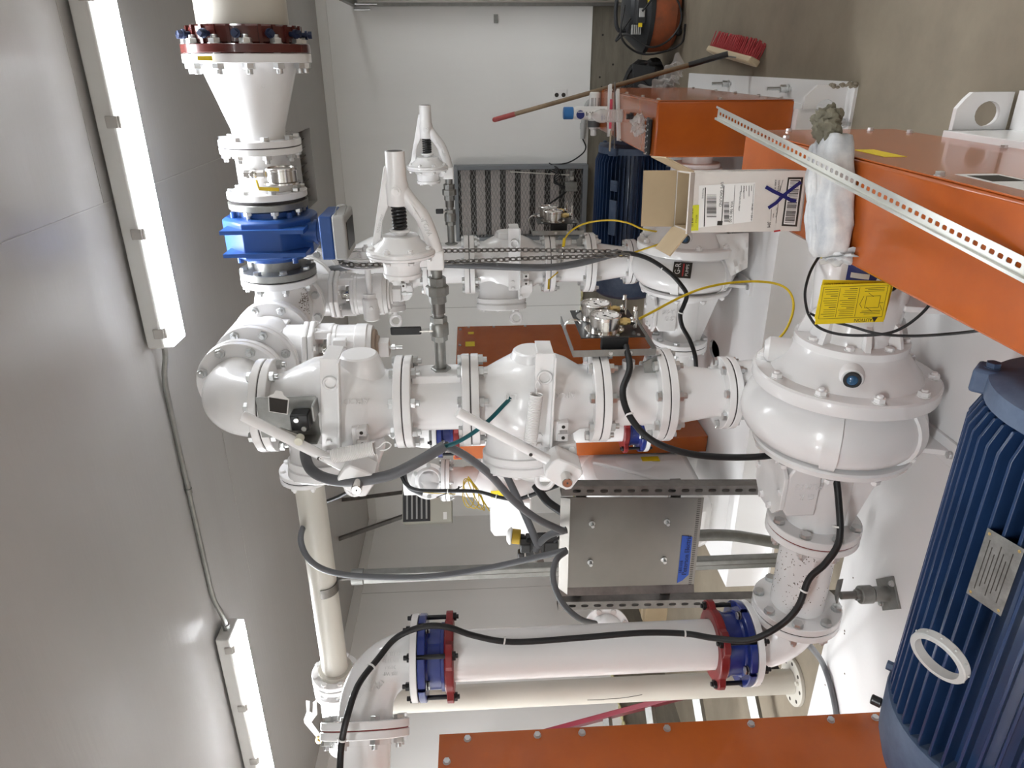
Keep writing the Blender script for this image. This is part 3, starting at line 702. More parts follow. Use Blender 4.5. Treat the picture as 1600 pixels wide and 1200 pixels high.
    if first:
        part(PV, 'latch_clip', MB().box((x + .06, yc - .09, zg - .035), (.03, .035, .05)).cyl((x + .03, yc - .088, zg - .045), (0, -1, 0), .024, .017, 20).tube([(x + .03, yc - .10, zg - .045), (x - .03, yc - .115, zg - .03)], .008, 8, 1), WHITE, bevel=.003)
        bolt(PV, (x + .03, yc - .11, zg - .045), (0, -1, 0), .011, 0, 'cap', WHITE)
        part(PV, 'drain_plug', MB().cyl((x - .04, yc - .095, z + .01), (0, -1, 0), .02, .012, 6), BRASS)
    else:
        zw = zg - .075
        part(PV, 'worm_case', MB().cyl((x + .01, yc - .085, zw), (-1, 0, 0), .11, .038, 28, ch=.006).cyl((x + .0, yc - .085, zw), XA, .03, .03, 24), WHITE)
        part(PV, 'worm_shaft', MB().cyl((x + .02, yc - .085, zw), XA, .19, .014, 16), WHITE)
        bolts(PV, (x - .03, yc - .124, zw - .02), (0, -1, 0), .012, 1, .01, 0, 0, 'cap', WHITE)
        wc = V((x + .195, yc - .085, zw)); R = .112
        b = MB().ring(wc + V((-.012, 0, 0)), XA, .024, R, R - .018, 44).ring(wc + V((-.022, 0, 0)), XA, .006, R + .012, R - .01, 44).ring(wc + V((.016, 0, 0)), XA, .006, R + .012, R - .01, 44)
        for i in range(4):
            a = PI / 2 * i + .5; d = V((0, math.cos(a), math.sin(a))); b.beam(wc + d * .015, wc + d * (R - .012), .02, .012, XA)
        b.cyl(wc - XA * .025, XA, .06, .026, 20)
        part(PV, 'chain_wheel', b, WHITE)
        part(PV, 'wheel_nut', MB().cyl(wc + XA * .033, XA, .02, .016, 6).cyl(wc + XA * .05, XA, .012, .009, 12), WHITE)
        H['wheel'] = (wc, R)
    H['tee%d' % first] = (yc, sg); H['pv%d' % first] = PV
    # ---- spool with the relief valve connection
    SP = thing('relief_spool', (x, y, ZT['f3']), 'short white spool between the two check valves of the %s stack' % nm, 'pipe fitting')
    part(SP, 'pipe', MB().cyl((x, y, ZT['f3'] + .01), ZA, ZT['f2'] - ZT['f3'] - .02, .10, 40).bx(x + .05, x + .112, y - .05, y + .05, ZT['f3'] + .03, ZT['f2'] - .03), WHITE, bevel=.003)
    fpair(A, SP, (x, y, ZT['f2']), ZA, FR, FT)
    fpair(SP, B, (x, y, ZT['f3']), ZA, FR, FT)
    # ---- lower spool and reducer
    LS = thing('gauge_spool', (x, y, ZT['f5']), 'short white spool carrying the gauge bracket, under the %s lower check valve' % nm, 'pipe fitting')
    part(LS, 'pipe', MB().cyl((x, y, ZT['f5'] + .01), ZA, ZT['f4'] - ZT['f5'] - .02, .104, 40).cyl((x + .08, y, .985), XA, .05, .022, 16), WHITE)
    fpair(B, LS, (x, y, ZT['f4']), ZA, FR, FT)
    RDU = thing('discharge_reducer', (x, y, ZT['f6']), 'white tapered reducer standing on the %s pump discharge' % nm, 'pipe fitting')
    part(RDU, 'body', MB().lathe((x, y, ZT['f6'] + .02), ZA, [(0, .084), (.02, .084), (.04, .086), (.17, .106), (.20, .108)], 40), WHITE)
    fpair(LS, RDU, (x, y, ZT['f5']), ZA, FR + .004, FT)
    if first:
        # lever and spring of the lower valve
        hub = (x - .135, y - .245, 1.228)
        lever(B, x, y, hub, (x + .075, y - .245, 1.56))
        bracket(B, x, y, 1.285, -.03)
        spring(B, (x + .115, y - .215, 1.316), (x - .035, y - .235, 1.335), .0195, .0026, 30)
        part(B, 'spring_hole', MB().cyl((x - .072, y - .262, 1.336), (0, -1, 0), .001, .006, 12), INK)
        lever(A, x, y, (x - .135, y - .245, 1.873), (x + .085, y - .245, 2.205))
        bracket(A, x, y, 1.945, -.09)
        spring(A, (x - .048, y - .275, 1.945), (x - .025, y - .272, 1.815), .0205, .0026, 26, 'hanging coil spring')
        part(A, 'spring_hole', MB().cyl((x - .062, y - .262, 1.99), (0, -1, 0), .001, .006, 12), INK)
        LSW = thing('limit_switch', (x + .07, y - .17, 2.05), 'black limit switch with a paper tag on the upper front check valve', 'switch')
        q = V((x + .055, y - .17, 0))
        part(LSW, 'bracket', MB().bx(x - .035, x + .105, y - .165, y - .159, 2.0, 2.185).bx(x - .035, x - .029, y - .22, y - .159, 2.0, 2.10).bx(x + .05, x + .10, y - .23, y - .16, 1.995, 2.002), GALV, bevel=.0015)
        part(LSW, 'switch_body', MB().bx(x + .01, x + .065, y - .215, y - .166, 2.02, 2.075), BLKP, bevel=.004)
        part(LSW, 'mount_screw', MB().cyl((x + .02, y - .215, 2.035), (0, -1, 0), .006, .008, 10).cyl((x + .05, y - .215, 2.055), (0, -1, 0), .006, .008, 10), ZINC)
        t = part(LSW, 'paper_tag', MB().prism([(-.03, -.028), (.03, -.028), (.034, .02), (.016, .03), (.010, .042), (-.010, .042), (-.016, .03), (-.034, .02)], (x + .10, y - .205, 2.105), V((.1, .2, 1)).normalized() * -1, V((1, .25, -.1)).normalized(), V((-.2, .95, .1)) * .0016), LABELW)
        part(t, 'tag_print', MB().prism([(-.027, -.025), (.027, -.025), (.03, .018), (-.03, .018)], (x + .10, y - .2066, 2.105), V((.1, .2, 1)).normalized() * -1, V((1, .25, -.1)).normalized(), V((-.2, .95, .1)) * .001), INK)
        part(LSW, 'roller', MB().cyl((x + .0, y - .235, 2.045), (0, -1, 0), .03, .013, 18), mat('nylon', (.72, .70, .58), .4))
        part(LSW, 'actuator_arm', MB().beam((x + .03, y - .232, 2.105), (x + .0, y - .232, 2.045), .012, .004).beam((x + .025, y - .226, 2.11), (x - .004, y - .226, 2.05), .006, .004), STEEL)
    else:
        bracket(B, x, y, 1.285, 0); 
        part(B, 'hinge_cover', MB().prism([(-.062, 0), (-.02, .035), (.02, .035), (.062, 0), (.02, -.035), (-.02, -.035)], (x - .105, y - .135, 1.225), V((.8, 0, -.6)), V((.6, 0, .8)), (0, -.03, 0)), WHITE, bevel=.004)
        part(A, 'hinge_cover', MB().prism([(-.062, 0), (-.02, .035), (.02, .035), (.062, 0), (.02, -.035), (-.02, -.035)], (x - .105, y - .135, 1.86), V((.8, 0, -.6)), V((.6, 0, .8)), (0, -.03, 0)), WHITE, bevel=.004)
        for zq in (1.225, 1.86):
            for s_ in (-1, 1): bolt(B if zq < 1.5 else A, V((x - .105, y - .165, zq)) + V((.8, 0, -.6)) * .042 * s_, (0, -1, 0), .012, 0, 'cap', WHITE)
    return RDU
H = {}
with P1: RD1 = build_stack(S1[0], S1[1], True)
with P2: RD2 = build_stack(S2[0], S2[1], False)
# ---- the tee that gathers both plug valves
e1 = PH.inv(P1((S1[0], H['tee1'][0] + .14, ZH + .012))); e2 = PH.inv(P2((S2[0], H['tee0'][0] - .14, ZH + .012)))
PH.__enter__()
T = thing('header_tee', (3.6, YH, ZH), 'white tee at the end of the ceiling header, between the two plug valves', 'pipe fitting')
part(T, 'body', MB().tube([e1, (3.6, YH, ZH), e2], .106, 36, 6).cyl((3.6, YH, ZH), XA, .20, .108, 36), WHITE, ang=45)
fpair(T, H['pv1'], e1, (0, 1, 0), FR, .025)
fpair(T, H['pv0'], e2, (0, -1, 0), FR, .025)
part(T, 'flange', disc((3.776, YH, ZH), XA, FR, .028), WHITE)
part(T, 'gasket', MB().cyl((3.803, YH, ZH), XA, .008, FR * .95, 40), GASK)
bolts(T, (3.807, YH, ZH), XA, FR * .865, 8, .018, .064)
OILM = mat('rust_speck', (.12, .085, .06), .8)
sp = MB(); random.seed(21)
for i in range(120):
    a = random.gauss(-1.9, .22); xx = 3.70 + random.gauss(0, .03)
    d = V((0, math.cos(a), math.sin(a) * 1)); sp.cyl(V((xx, YH, ZH)) + d * .1075, d, .0012, random.uniform(.0008, .0028), 6)
part(T, 'speck', sp, OILM, kind='stuff')
PH.__exit__()
# ---- chain on the chain wheel
wc, R = H['wheel']; wc = P2(wc); R *= P2.k
def chain(path, name, label, L=.034, rw=.0032):
    t = thing(name, path[0], label, 'chain')
    P = [V(p) for p in path]; seg = []; 
    tot = sum((P[i + 1] - P[i]).length for i in range(len(P) - 1)); pitch = L * .76; n = int(tot / pitch)
    def at(s):
        for i in range(len(P) - 1):
            l = (P[i + 1] - P[i]).length
            if s <= l or i == len(P) - 2: return P[i].lerp(P[i + 1], min(1, s / l)), (P[i + 1] - P[i]).normalized()
            s -= l
    b = MB()
    for k in range(n):
        p, d = at((k + .5) * pitch); x_, y_, z_ = frame(d, (.3, .5, .8)); q = x_ if k % 2 else y_
        h, w_ = L / 2 - .009, .0085
        pts = [p + d * (h * s1) + q * (w_ * s2) for s1, s2 in ((-1, 1), (1, 1))] + [p + d * (h + .009)] + [p + d * (h * s1) + q * (w_ * s2) for s1, s2 in ((1, -1), (-1, -1))] + [p - d * (h + .009)]
        b.tube(pts, rw, 6, 2, True)
    part(t, 'links', b, STRUT, kind='stuff'); return t
path = []
for i in range(13):
    a = -PI * .05 + PI * 1.1 * i / 12
    path.append(wc + V((0, -math.cos(a) * (R + .008), math.sin(a) * (R + .008))))
lo = .83
path = [V((wc.x, wc.y - .02, lo)), V((wc.x, wc.y - R + .05, 1.3)), V((wc.x, wc.y - R - .005, 1.75))] + path + [V((wc.x, wc.y + R, 1.3)), V((wc.x, wc.y + R - .06, lo + .08)), V((wc.x, wc.y - .0, lo))]
chain(path, 'hand_chain', 'steel hand chain looped over the chain wheel and hanging in two strands')
# ------------------------------------------------------------------ air release valves on their grey pipes
def relief(x, y, first):
    zr, yr = 1.722 if first else 1.72, y + .01
    zi = zr - .105
    L = 'large' if first else 'small-looking rear'
    r = thing('air_release_valve', (x + .52, yr, zr), 'white air release valve with a black spring, in front, its nozzle pointing right' if first else 'white air release valve with a black spring, the far one nearer the back wall', 'valve')
    X = lambda d: x + d
    part(r, 'bowl', MB().lathe((X(.435), yr, zr), XA, [(0, .05), (.0, .060), (.012, .062), (.014, .058), (.045, .060), (.062, .075), (.068, .09)], 40), WHITE)
    part(r, 'diaphragm_flange', MB().lathe((X(.500), yr, zr), XA, [(0, .100), (.003, .106), (.010, .108), (.011, .104), (.013, .104), (.014, .109), (.022, .108), (.026, .1)], 52), WHITE)
    part(r, 'dome', MB().lathe((X(.522), yr, zr), XA, [(0, .098), (.012, .085), (.03, .062), (.042, .055), (.044, .045)], 40), WHITE)
    bolts(r, (X(.524), yr, zr), XA, .092, 8, .0115, 0, .5, 'nut', WHITE)
    bolts(r, (X(.497), yr, zr), (-1, 0, 0), .092, 8, .010, 0, .5, 'cap', WHITE)
    bolts(r, (X(.436), yr, zr), (-1, 0, 0), .05, 6, .010, 0, .2, 'cap', WHITE)
    part(r, 'nozzle', MB().lathe((X(.655), yr, zr), XA, [(0, .032), (.005, .034), (.06, .034), (.075, .03), (.155, .029), (.157, .029)], 32).cyl((X(.70), yr - .025, zr), (0, -1, 0), .012, .014, 16), WHITE)
    bolt(r, (X(.70), yr - .036, zr), (0, -1, 0), .009, 0, 'cap', WHITE)
    part(r, 'nozzle_bore', MB().cyl((X(.8115), yr, zr), XA, .0012, .023, 24), INK)
    up = MB().prism([(.0, .088), (.0, .062), (.075, .050), (.115, .030), (.20, .012), (.235, .012), (.235, .034)], (X(.535), yr + .010, zr), XA, ZA, (0, -.02, 0))
    part(r, 'yoke_rib', up, WHITE, bevel=.003)
    part(r, 'flow_arm', MB().tube([(X(.512), yr - .0, zi + .00), (X(.56), yr - .005, zi + .012), (X(.62), yr - .008, zi + .034), (X(.665), yr - .006, zi + .068), (X(.70), yr, zr - .012)], .0235, 18), WHITE)
    part(r, 'yoke_rib', MB().prism([(.0, -.088), (.0, -.064), (.06, -.055), (.12, -.030), (.12, -.05), (.06, -.075)], (X(.535), yr + .006, zr), XA, ZA, (0, -.012, 0)), WHITE)
    part(r, 'spring', MB().helix((X(.585), yr, zr), (X(.655), yr, zr), .019, .0048, 6.5, 14, 8).cyl((X(.585), yr, zr), XA, .07, .011, 14), BLKP, label='black coil spring')
    part(r, 'spring_seat', MB().cyl((X(.574), yr, zr), XA, .009, .032, 28, ch=.002).cyl((X(.56), yr, zr), XA, .02, .02, 20), WHITE)
    part(r, 'inlet_block', MB().bx(X(.455), X(.515), yr - .024, yr + .024, zi - .026, zi + .028).bx(X(.465), X(.51), yr - .02, yr + .02, zi + .02, zr - .05), WHITE, bevel=.005)
    tx = MB().text('FLOW', (X(.595), yr - .032, zi + .022), V((-.93, 0, -.36)), V((-.36, 0, .93)), .022, .003); tx.prism([(0, .008), (.03, .008), (.026, .018), (.05, .004), (0, .004)], (X(.615), yr - .033, zi + .03), V((.86, 0, .5)), V((-.5, 0, .86)), (0, -.003, 0))
    part(r, 'cast_lettering', tx, WHITE)
    tx = MB().text('38642-004', (X(.60), yr - .0115, zr + .058), V((.93, 0, -.33)), V((.33, 0, .93)), .014, .0015); part(r, 'cast_number', tx, WHITE)
    # pipe run to the spool
    p = thing('relief_pipe', (x + .25, yr, zi), 'grey pipe with a black-handled ball valve feeding the front air release valve' if first else 'grey pipe and union feeding the far air release valve', 'pipe')
    part(p, 'pipe', MB().cyl((X(.105), yr, zi), XA, .35, .0185, 24), GALV)
    part(p, 'bushing', MB().cyl((X(.10), yr, zi), XA, .02, .034, 6, ch=.003), GALV)
    part(p, 'union', MB().cyl((X(.345), yr, zi), XA, .03, .028, 8).cyl((X(.37), yr, zi), XA, .032, .037, 8, ch=.003).cyl((X(.40), yr, zi), XA, .028, .029, 8), GALV)
    part(p, 'coupling', MB().cyl((X(.31), yr, zi), XA, .035, .0225, 24), STRUT)
    vb = part(p, 'valve_body', MB().cyl((X(.215), yr, zi), XA, .02, .027, 6).lathe((X(.232), yr, zi), XA, [(0, .024), (.004, .031), (.04, .031), (.048, .026)], 24).cyl((X(.275), yr, zi), XA, .022, .028, 6), GALV)
    if first:
        part(p, 'lever', MB().beam((X(.255), yr - .012, zi + .018), (X(.255), yr - .012, zi + .062), .024, .005, XA), STEEL)
        part(p, 'handle_grip', MB().box((X(.255), yr - .012, zi + .107), (.028, .010, .10)), BLKP, label='black vinyl handle grip', bevel=.0045)
    else:
        part(p, 'lever', MB().beam((X(.29), yr - .012, zi + .018), (X(.29), yr - .012, zi + .035), .022, .005, XA), STEEL)
        part(p, 'handle_grip', MB().box((X(.29), yr - .012, zi + .055), (.026, .01, .04)), BLKP, bevel=.004)
with P1: relief(S1[0], S1[1], True)
with P2: relief(S2[0], S2[1], False)
# ------------------------------------------------------------------ gauge boards
def gauges(x, y, first):
    """galvanised angle frame with a black board facing right and two stainless dial gauges"""
    q = 'front' if first else 'rear'
    z0, z1 = .935, 1.15
    X0 = x + .165; Xp = X0 + .052
    ya, yb = y - .035, y + .30
    fr = thing('gauge_bracket', (x + .12, y, .9), 'galvanized angle bracket holding the %s gauge board' % q, 'bracket')
    b = MB()
    b.bx(X0 - .003, X0 + .020, ya - .003, ya, z0 - .03, z1 + .03).bx(X0, X0 + .003, ya, ya + .028, z0 - .03, z1 + .03)
    part(fr, 'angle', b, GALV)
    for zz, nm in ((z1 + .03, 'arm'), (z0 - .03, 'arm')):
        b = MB().box((X0 + .012, (ya + yb) / 2, zz), (.024, yb - ya, .003))
        part(fr, nm, b, GALV)
    b = MB().prism([(0, 0), (.20, 0), (.20, .02), (.03, .06)], (X0 + .0, ya - .0, .885), (-1, 0, 0), ZA, (0, .003, 0)); part(fr, 'foot_plate', b, GALV)
    for dz in (.055, .12): bolt(fr, (X0 + .008, ya - .003, z0 + dz), (0, -1, 0), .007, 0, 'cap', ZINC, 'screw')
    bd = thing('gauge_board', (Xp, y + .1, z0), 'black board carrying two dial gauges, %s' % ('in front of the orange tall guard' if first else 'in front of the intake cabinet'), 'gauge board')
    part(bd, 'plate', MB().bx(Xp - .003, Xp, ya + .03, yb - .02, z0, z1), BLKP)
    part(bd, 'rubber_block', MB().bx(Xp - .05, Xp - .003, ya + .032, ya + .06, z0 + .055, z0 + .145), BLACK, bevel=.003)
    part(bd, 'pipe_clamp', MB().torus((Xp - .012, (ya + yb) / 2, z1 + .01), (0, 1, 0), .028, .004, 20, 8, 0, PI), STEEL)
    for dz in (.02, .09, .19):
        for dy in (.045, .30): bolt(bd, (Xp, ya + dy - .0, z0 + dz), XA, .006, 0, 'cap', ZINC, 'screw')
    for k, (dy, dz) in enumerate(((.105, .125), (.235, .135))):
        g = thing('dial_gauge', (Xp, ya + dy, z0 + dz), 'stainless dial gauge on the %s black board, %s' % (q, 'nearer the camera' if k == 0 else 'farther from the camera'), 'gauge', 'dial gauges on the gauge boards')
        c = V((Xp, ya + dy, z0 + dz)); R = .0505
        part(g, 'case', MB().cyl(c, XA, .003, .067, 44).lathe(c, XA, [(.003, R), (.042, R), (.044, R + .004), (.053, R + .0045), (.055, R + .002), (.055, R - .003), (.048, R - .004)], 48), STEEL)
        for i in range(3):
            a = 2 * PI * (i + .3) / 3; bolt(g, c + V((.003, math.cos(a) * .059, math.sin(a) * .059)), XA, .0055, 0, 'cap', STEEL, 'screw')
        dl = part(g, 'dial', MB().cyl(c + XA * .044, XA, .0042, R - .003, 40), LABELW)
        t = MB()
        for i in range(31):
            a = PI * 1.25 - 1.5 * PI * i / 30; d = V((0, -math.sin(a), -math.cos(a))) if False else V((0, math.cos(a), math.sin(a)))
            l = .006 if i % 5 == 0 else .003; t.beam(c + XA * .0487 + d * (.043 - l), c + XA * .0487 + d * .043, .0008, .0005, XA)
        for i, s_ in enumerate(('0', '20', '40', '60', '80', '100', '120')):
            a = PI * 1.25 - 1.5 * PI * i / 6; d = V((0, math.cos(a), math.sin(a))); t.text(s_, c + XA * .0485 + d * .031, (0, 1, 0), (0, 0, 1), .0075, .0003)
        part(dl, 'dial_print', t, INK)
        a = PI * 1.25 - (.25 if k else .02); d = V((0, math.cos(a), math.sin(a)))
        part(g, 'needle', MB().beam(c + XA * .0495 - d * .012, c + XA * .0495 + d * .034, .0022, .0007, XA).cyl(c + XA * .049, XA, .0015, .005, 14), INK)
        part(g, 'connector', MB().cyl(c + V((.027, 0, -R)), (0, 0, -1), .035, .012, 12).cyl(c + V((.027, 0, -R - .01)), (0, 0, -1), .014, .0145, 6), BRASS)
        part(g, 'cock', MB().ell(c + V((.03, 0, -R - .045)), (.014, .014, .014), 16, 10).cyl(c + V((.006, 0, -R - .052)), XA, .06, .009, 14).cyl(c + V((.062, 0, -R - .052)), XA, .018, .0065, 6), STEEL)
    return Xp
with P1: gauges(S1[0], S1[1], True)
with P2: gauges(S2[0], S2[1], False)
# ------------------------------------------------------------------ steel bases of the two pump units
def rod(root, x, y, z0=.0):
    o = part(root, 'anchor_rod', MB().cyl((x, y, z0), ZA, .10, .008, 12).cyl((x, y, z0 + .004), ZA, .006, .02, 18).cyl((x, y, z0 + .01), ZA, .014, .017, 6).cyl((x, y, z0 + .024), ZA, .014, .017, 6).box((x, y - .02, z0 + .004), (.014, .05, .006)), ZINC)
    return o
def lug(root, x0, x1, y, z0, z1, th, cx, cz, r, ch):
    b = MB().holed((0, y, 0), XA, ZA, [(x0, z0, x1, z1, (cx, cz, r, r * 1.08, 2))], -th)
    def f(p):
        # clip the outer top corner
        k = (p.x - (x1 - ch)) + (p.z - (z1 - ch)) - ch
        return p - V((k / 2, 0, k / 2)) if k > 0 else p
    b.map(f); part(root, 'lifting_lug', b, WHITE)
def base(name, x0, x1, y0, y1, zt, label, front, holes=()):
    b = thing(name, ((x0 + x1) / 2, (y0 + y1) / 2, 0), label, 'machine base')
    w = x1 - .10
    if holes:
        cells = []; xs = [x0] + [q for h in holes for q in (h[0] - .1, h[0] + .1)] + [w]
        for k in range(len(xs) - 1):
            h = holes[k // 2] if k % 2 else None
            if not h: cells.append((xs[k], y0, xs[k + 1], y1, None))
            else: cells += [(xs[k], y0, xs[k + 1], h[1] - .14, None), (xs[k], h[1] - .14, xs[k + 1], h[1] + .14, (h[0], h[1], .05, .085, 2.2)), (xs[k], h[1] + .14, xs[k + 1], y1, None)]
        part(b, 'deck', MB().holed((0, 0, zt - .014), XA, YA, cells, .014), WHITE)
    else: part(b, 'deck', MB().bx(x0, w, y0, y1, zt - .014, zt), WHITE, bevel=.002)
    s = MB().bx(w - .014, w, y0, y1, .012, zt - .014); part(b, 'side_web', s, WHITE)
    part(b, 'side_flange', MB().bx(w - .014, x1, y0, y1, 0, .012), WHITE)
    part(b, 'front_web', MB().bx(x0, w, y0, y0 + .012, 0, zt - .014), WHITE)
    part(b, 'front_flange', MB().bx(x0, x1 - .01, y0 - .055, y0, 0, .012), WHITE)
    part(b, 'rear_web', MB().bx(x0, w, y1 - .012, y1, 0, zt - .014), WHITE)
    part(b, 'end_web', MB().bx(x0, x0 + .012, y0 + .012, y1 - .012, 0, zt - .014), WHITE)
    return b
B2 = base('pump_base', 2.07, 4.552, -3.72, -1.5, .2, 'white painted steel base under the farther pump and its navy motor', True, ((2.40, -3.46), (3.19, -3.12)))
lug(B2, 4.35, 4.54, -3.715, .012, .178, .016, 4.452, .088, .036, .045)
for y in (-2.32, -3.15): rod(B2, 4.508, y, .012)
rod(B2, 4.40, -3.75, .012)
b = MB(); random.seed(4)
for i in range(26):
    p = V((4.538 + random.uniform(-.006, .010), -3.775 + random.uniform(-.005, .06), random.uniform(.001, .1) if i % 3 else .012)); b.ell(p, (.006, .010, .008), 8, 5)
part(B2, 'concrete_splash', b, CONC, kind='stuff')
B1 = base('pump_base', 1.70, 4.552, -7.3, -4.665, .2, 'white painted steel base under the nearest pump and the big navy motor', False)
lug(B1, 4.44, 4.548, -4.65, .012, .165, .016, 4.492, .075, .033, .035)
b = MB(); random.seed(9)
for i in range(40):
    p = V((random.uniform(2.2, 3.3), random.uniform(-5.6, -4.7), .2005)); b.ell(p, (random.uniform(.002, .006),) * 2 + (.0012,), 7, 4)
part(B1, 'dirt_speck', b, OILM, kind='stuff')
# ------------------------------------------------------------------ pumps
def pump(x, yd, y, z, zd, label, first):
    """end-suction pump on an x axis through (y, z); discharge flange at (x, yd, zd)"""
    r = thing('centrifugal_pump', (x, y, .2), label, 'pump')
    c = V((x, y, z))
    # volute: a swelling torus wound about the shaft axis
    pts = []; rad = []
    b = MB(); N, M = 40, 20; vs = []
    for i in range(N):
        a = -PI * .5 + 2 * PI * i / (N - 1)           # grows round to the discharge
        g = i / (N - 1); rr = .064 + .034 * g; Rm = .165 + .032 * g
        d = V((0, math.cos(a), -math.sin(a))) if yd < y else V((0, math.cos(a), math.sin(a)))
        d = V((0, -math.cos(a), math.sin(a))) if True else d
        o = c + d * Rm
        for k in range(M):
            t = 2 * PI * k / M; vs.append(o + d * math.cos(t) * rr + XA * math.sin(t) * max(rr, .085))
    fs = [(i * M + k, i * M + (k + 1) % M, (i + 1) * M + (k + 1) % M, (i + 1) * M + k) for i in range(N - 1) for k in range(M)]
    fs += [tuple(range(M)), tuple((N - 1) * M + k for k in range(M))]
    b.add(vs, fs)
    b.lathe(c - XA * .092, XA, [(0, .15), (.006, .17), (.02, .19), (.05, .205), (.09, .212), (.13, .212), (.165, .205), (.18, .2), (.184, .16)], 56)
    part(r, 'volute', b, WHITE, ang=50)
    nb = MB()
    nb.tube([c + V((.0, (yd - y) * .75, .02)), c + V((0, (yd - y) * .92, .12)), V((x, yd, zd - .09)), V((x, yd, zd - .02))], [.082, .080, .076, .074], 28, 6)
    part(r, 'discharge_neck', nb, WHITE, ang=60)
    # raised bands on the casing, near side
    for a0 in (.50, -.62):
        bb = MB(); g0 = (a0 + PI / 2) / (2 * PI); rr0 = .064 + .034 * g0 + .009; Rm0 = .165 + .032 * g0; xr0 = max(rr0, .092)
        for k in range(13):
            a = a0 + .0 * k
            t = -1.25 + 2.5 * k / 12
            bb.v += [c + XA * (xr0 * math.sin(t)) + V((0, -math.cos(a + q), math.sin(a + q))) * (Rm0 + rr0 * math.cos(t)) for q in (-.085, .085)]
        bb.f = [(2 * k, 2 * k + 1, 2 * k + 3, 2 * k + 2) for k in range(12)]
        n = len(bb.v); bb.v += [c + (p - c) * .96 for p in bb.v]; bb.f += [tuple(i + n for i in reversed(f)) for f in bb.f]
        ed = [2 * k for k in range(13)] + [2 * k + 1 for k in range(12, -1, -1)]
        bb.f += [(ed[i], ed[(i + 1) % 26], ed[(i + 1) % 26] + n, ed[i] + n) for i in range(26)]
        part(r, 'casing_band', bb, WHITE, ang=50)
    d = V((0, -math.cos(-.62), math.sin(-.62))); bolt(r, c + XA * -.055 + d * .222, V((-.55, d.y, d.z)), .013, 0, 'nut', WHITE, 'plug')
    # right-hand cover, cone, second ring and bearing housing
    part(r, 'cover', MB().lathe(c + XA * .088, XA, [(0, .2), (.004, .243), (.010, .246), (.040, .246), (.045, .240), (.047, .21)], 64), WHITE)
    bolts(r, c + XA * .134, XA, .222, 10, .0165, 0, .36, 'nut', WHITE, 'cover_nut')
    part(r, 'cone', MB().lathe(c + XA * .130, XA, [(0, .205), (.004, .200), (.02, .192), (.05, .165), (.075, .148), (.09, .142)], 56), WHITE)
    part(r, 'ring_flange', MB().lathe(c + XA * .21, XA, [(0, .140), (.003, .148), (.022, .148), (.025, .143), (.026, .1)], 56), WHITE)
    bolts(r, c + XA * .236, XA, .132, 8, .0125, 0, .36, 'cap', WHITE, 'cover_bolt')
    hb = MB().lathe(c + XA * .23, XA, [(0, .112), (.02, .106), (.05, .112), (.17, .122), (.20, .122), (.21, .118), (.24, .116), (.245, .09)], 40)
    part(r, 'bearing_housing', hb, WHITE, ang=45)
    for a in (.4, 1.25, 2.1, 2.95, 3.7, 4.45):
        rb = MB(); d = V((0, math.cos(a), math.sin(a))); rb.prism([(0, .142), (0, .10), (.07, .10), (.055, .124), (.015, .138)], c + XA * .236 + d.cross(XA) * .007, XA, d, d.cross(XA) * -.014)
        part(r, 'rib', rb, WHITE)
    part(r, 'bearing_cap', MB().cyl(c + XA * .47, XA, .02, .105, 40, ch=.003).cyl(c + XA * .49, XA, .04, .07, 32), WHITE)
    part(r, 'shaft', MB().cyl(c + XA * .52, XA, .045, .028, 24), STEEL)
    # oil sight plugs
    for (dx, a, rr, q) in ((.175, PI + .40, .165, .0), (.42, PI + .05, .118, 0)):
        d = V((0, math.cos(a), -math.sin(a))); o = c + XA * dx + d * (rr - .03)
        part(r, 'sight_boss', MB().lathe(o, d, [(-.03, .045), (0, .036), (.04, .029), (.044, .026)], 28), WHITE)
        part(r, 'sight_plug', MB().ring(o + d * .044, d, .008, .022, .014, 24, .002), BLKP)
        part(r, 'sight_glass', MB().ell(o + d * .048, (.015, .008, .015), 18, 10, (d.cross(XA), d, XA)), mat('sight_blue' + str(first) + str(dx), (.03, .10, .20), .12, coat=.5))
    # suction side
    part(r, 'suction_cover', MB().lathe(c - XA * .110, XA, [(0, .14), (.003, .215), (.02, .222), (.026, .218), (.028, .18)], 56), WHITE)
    bolts(r, c - XA * .112, (-1, 0, 0), .198, 10, .0145, 0, .2, 'nut', WHITE, 'cover_nut')
    part(r, 'suction_neck', MB().cyl(c - XA * .40, XA, .30, .088, 40).lathe(c - XA * .16, XA, [(0, .088), (.03, .10), (.05, .13)], 40), WHITE)
    X0, X1 = x - .30, x - .135
    part(r, 'inspection_box', MB().prism([(X0, .05), (X0, .135), (X0 + .025, .15), (X1 - .03, .15), (X1, .135), (X1, .05)], (0, y - .088, z), XA, ZA, (0, .176, 0)), WHITE, bevel=.006)
    part(r, 'inspection_cover', MB().prism([(X0 - .012, -.05), (X0 + .03, -.095), (X1 - .03, -.095), (X1 + .012, -.05), (X1 + .012, .05), (X1 - .03, .095), (X0 + .03, .095), (X0 - .012, .05)], (0, y, z + .151), XA, YA, (0, 0, .013)), WHITE, bevel=.002)
    for (dx, dy) in ((.005, -.03), (.16, -.03), (.08, -.08), (.08, .08), (.005, .03), (.16, .03)):
        bolt(r, (X0 + dx, y + dy, z + .164), ZA, .0115, 0, 'cap', WHITE, 'cover_bolt')
    t = MB().text('PUMPS', ((X0 + X1) / 2 + .02, y - .0885, z + .085), ZA, (-1, 0, 0), .028, .002, sx=1.0).text('G R', ((X0 + X1) / 2 - .015, y - .0885, z + .085), ZA, (-1, 0, 0), .03, .002)
    part(r, 'cast_lettering', t, WHITE)
    for yy in (-.06, .06): part(r, 'rib', MB().prism([(-.13, -.16), (-.13, -.05), (-.36, -.05), (-.36, -.085)], (x, y + yy, z), XA, ZA, (0, .014, 0)), WHITE)
